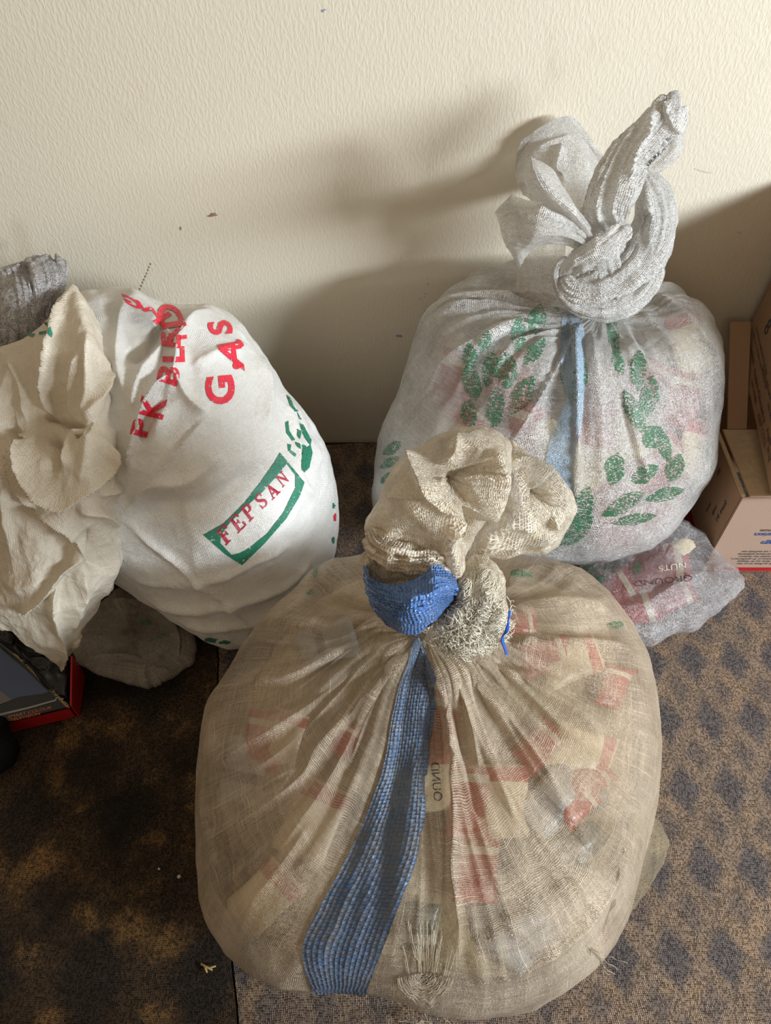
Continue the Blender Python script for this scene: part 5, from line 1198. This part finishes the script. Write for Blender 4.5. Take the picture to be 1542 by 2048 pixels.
# rough torn lip
q = []
rt_ = random.Random(5)
for k in range(60):
    u = k / 60 * 1.2; q.append(np.array([on(u, 0.0, zt + .001), on(u + .006, -0.05 * rt_.random(), zt + 0.002 + .004 * rt_.random()), on(u + .015, 0.02, zt + .001)]))
adopt(blk, threads('torn_fibres', q, 0.0010, M['card_edge'], None))
scr = [(-40, 1260), (0, 1290), (60, 1340), (104, 1381), (112, 1391), (108, 1399), (60, 1412), (0, 1428), (-40, 1438)]
def flat_poly(name, px, z, mat, parent, th=0.0006):
    V = [PZ(x, y, z) for x, y in px]; n = len(V); V2 = [v + np.array([0, 0, th]) for v in V]
    F = [tuple(range(n, 2 * n))] + [tuple(range(n - 1, -1, -1))] + [(i, (i + 1) % n, n + (i + 1) % n, n + i) for i in range(n)]
    o = link_mesh(name, np.array(V + V2), F, mat, None, None, False); adopt(parent, o); return o
flat_poly('rim_print', [(-40, 1256), (0, 1286), (60, 1336), (106, 1378), (116, 1391), (112, 1402), (60, 1417), (0, 1432), (-40, 1441)], zt + 0.0002, M['silver'], blk)
flat_poly('screen_frame', [(-40, 1258), (0, 1288), (60, 1338), (105, 1380), (114, 1391), (110, 1399), (60, 1413), (0, 1427), (-40, 1437)], zt + 0.0006, M['black_card'], blk)
flat_poly('screen_picture', [(-40, 1266), (0, 1296), (56, 1344), (97, 1384), (85, 1388), (40, 1394), (0, 1408), (-40, 1420)], zt + 0.0010, M['screen_blue'], blk)
flat_poly('screen_reflection', [(-40, 1368), (0, 1381), (24, 1400), (0, 1409), (-40, 1416)], zt + 0.0014, M['label_grey'], blk)
f0 = lambda px, py, z: PZ(px, py, z)
a, b = on(0, 0, zt - .004), on(0, far, zt - .004)
af, bfv = a.copy(), b.copy(); af[2] = bfv[2] = 0.003
plate('front_side', af, bfv, b, a, 0.003, M['red_card'], blk)
out = np.array([c0[0] - c1_[0], c0[1] - c1_[1], 0]); 
dirn = np.cross(e2 / np.linalg.norm(e2), [0, 0, 1]); dirn = dirn if dirn @ (np.array([0.1, -1, 0])) > 0 else -dirn
# back wall and raised red flap on the right side
p0 = on(0, 0, 0.003) + np.array([0.004, 0, 0]); p1 = PZ(142, 1312, 0.07); p1b = p1.copy(); p1b[2] = 0.003; p1t = p1.copy(); p1t[2] = 0.072
p0t = p0.copy(); p0t[2] = zt + 0.004
plate('red_flap', p0, p1b, p1t, p0t, 0.003, M['red_card'], blk)
# black inside of the open carton, filled with a dark crinkled bag
ins = body(PZ(60, 1330, 0.03), (0.12, 0.06, 0.03), [(-30, 1225), (30, 1262), (90, 1300), (140, 1322), (144, 1380), (132, 1402), (100, 1372), (40, 1312), (-30, 1258), (-60, 1230)], nu=120, nv=80, wr=[(0.006, 40, 1)], seed=4, zmin=0.006, cpx=(60, 1322))
pb = build(ins, 'inner_lining', M['black_card']); adopt(blk, pb)
flat_text('strip_lettering', 'SMART COLOUR', PZ(16, 1437, zt + .0006), (0.0085, 0.0022, 0), (-0.002, 0.007, 0), M['orange_ink'], blk, 0.01)
flat_text('strip_lettering', 'TELEVISION', PZ(20, 1443, zt + .0006), (0.0085, 0.0022, 0), (-0.002, 0.006, 0), M['orange_ink'], blk, 0.01)
bo = [(-80, 1440), (-20, 1425), (12, 1436), (22, 1462), (38, 1480), (41, 1500), (30, 1528), (4, 1548), (-60, 1556), (-100, 1500)]
bc = body(PZ(-30, 1490, 0.035), (0.06, 0.05, 0.035), bo, nu=220, nv=120, wr=[(0.003, 30, 1)], seed=5, cpx=(-25, 1490))
bg = build(bc, 'black_bag', M['black_cloth']); tag(bg, 'soft black cloth bundle cut off by the left edge, in front of the torn carton', 'bag')
# litter on the carpet
sw = []
for x, y, a, l in [(402, 1928, .5, 26), (412, 1938, -.3, 20), (408, 1930, 1.2, 16)]:
    sw.append(np.array([PZ(x + l * t * math.cos(a), y + l * t * math.sin(a), 0.003 + 0.003 * math.sin(3 * t)) for t in np.linspace(0, 1, 8)]))
s_ = threads('straw', sw, 0.0014, M['straw'], None, False); tag(s_, 'small yellow bit of straw on the dark carpet, left of the front sack', 'straw')
def crumb(x, y, s, seed, label):
    bm = bmesh.new(); bmesh.ops.create_icosphere(bm, subdivisions=2, radius=s)
    r = random.Random(seed)
    for v in bm.verts: v.co *= r.uniform(.75, 1.2)
    me = bpy.data.meshes.new('crumb'); bm.to_mesh(me); bm.free(); me.materials.append(M['crumb'])
    o = bpy.data.objects.new('crumb', me); COL.objects.link(o); p = PZ(x, y, s * 0.8); o.location = p; tag(o, label, 'crumb')
crumb(358, 1753, 0.0028, 1, 'tiny pale crumb on the dark carpet beside the front sack')
crumb(318, 1738, 0.0018, 2, 'tinier crumb just left of the pale one on the dark carpet')

# a wooden chest added behind the viewpoint, unseen, to keep the window's light off the carpet on the left
blocker = thing('shade_blocker', 'added wooden chest out of view behind the camera position', 'blocker', (0.0, -1.5, 0))
CX0, CX1, CY0, CY1, CH = -0.42, 0.36, -1.75, -1.30, 0.40
def part_box(name, x0, x1, y0, y1, z0, z1, mat, root, bev=0.004):
    return hexa(name, [(x0, y0, z0), (x1, y0, z0), (x1, y1, z0), (x0, y1, z0), (x0, y0, z1), (x1, y0, z1), (x1, y1, z1), (x0, y1, z1)], mat, root, bev)
wood = simple('dark_wood', (0.16, 0.09, 0.05), 0.6, 0.3, 0.2, 12)
part_box('blocker_body', CX0, CX1, CY0, CY1, 0.02, CH - 0.03, wood, blocker); part_box('lid', CX0 - .01, CX1 + .01, CY0 - .01, CY1 + .01, CH - 0.028, CH, wood, blocker)
for x in (CX0 + .03, CX1 - .03):
    for y in (CY0 + .03, CY1 - .03): part_box('foot', x - .02, x + .02, y - .02, y + .02, 0.0, 0.021, wood, blocker, .002)
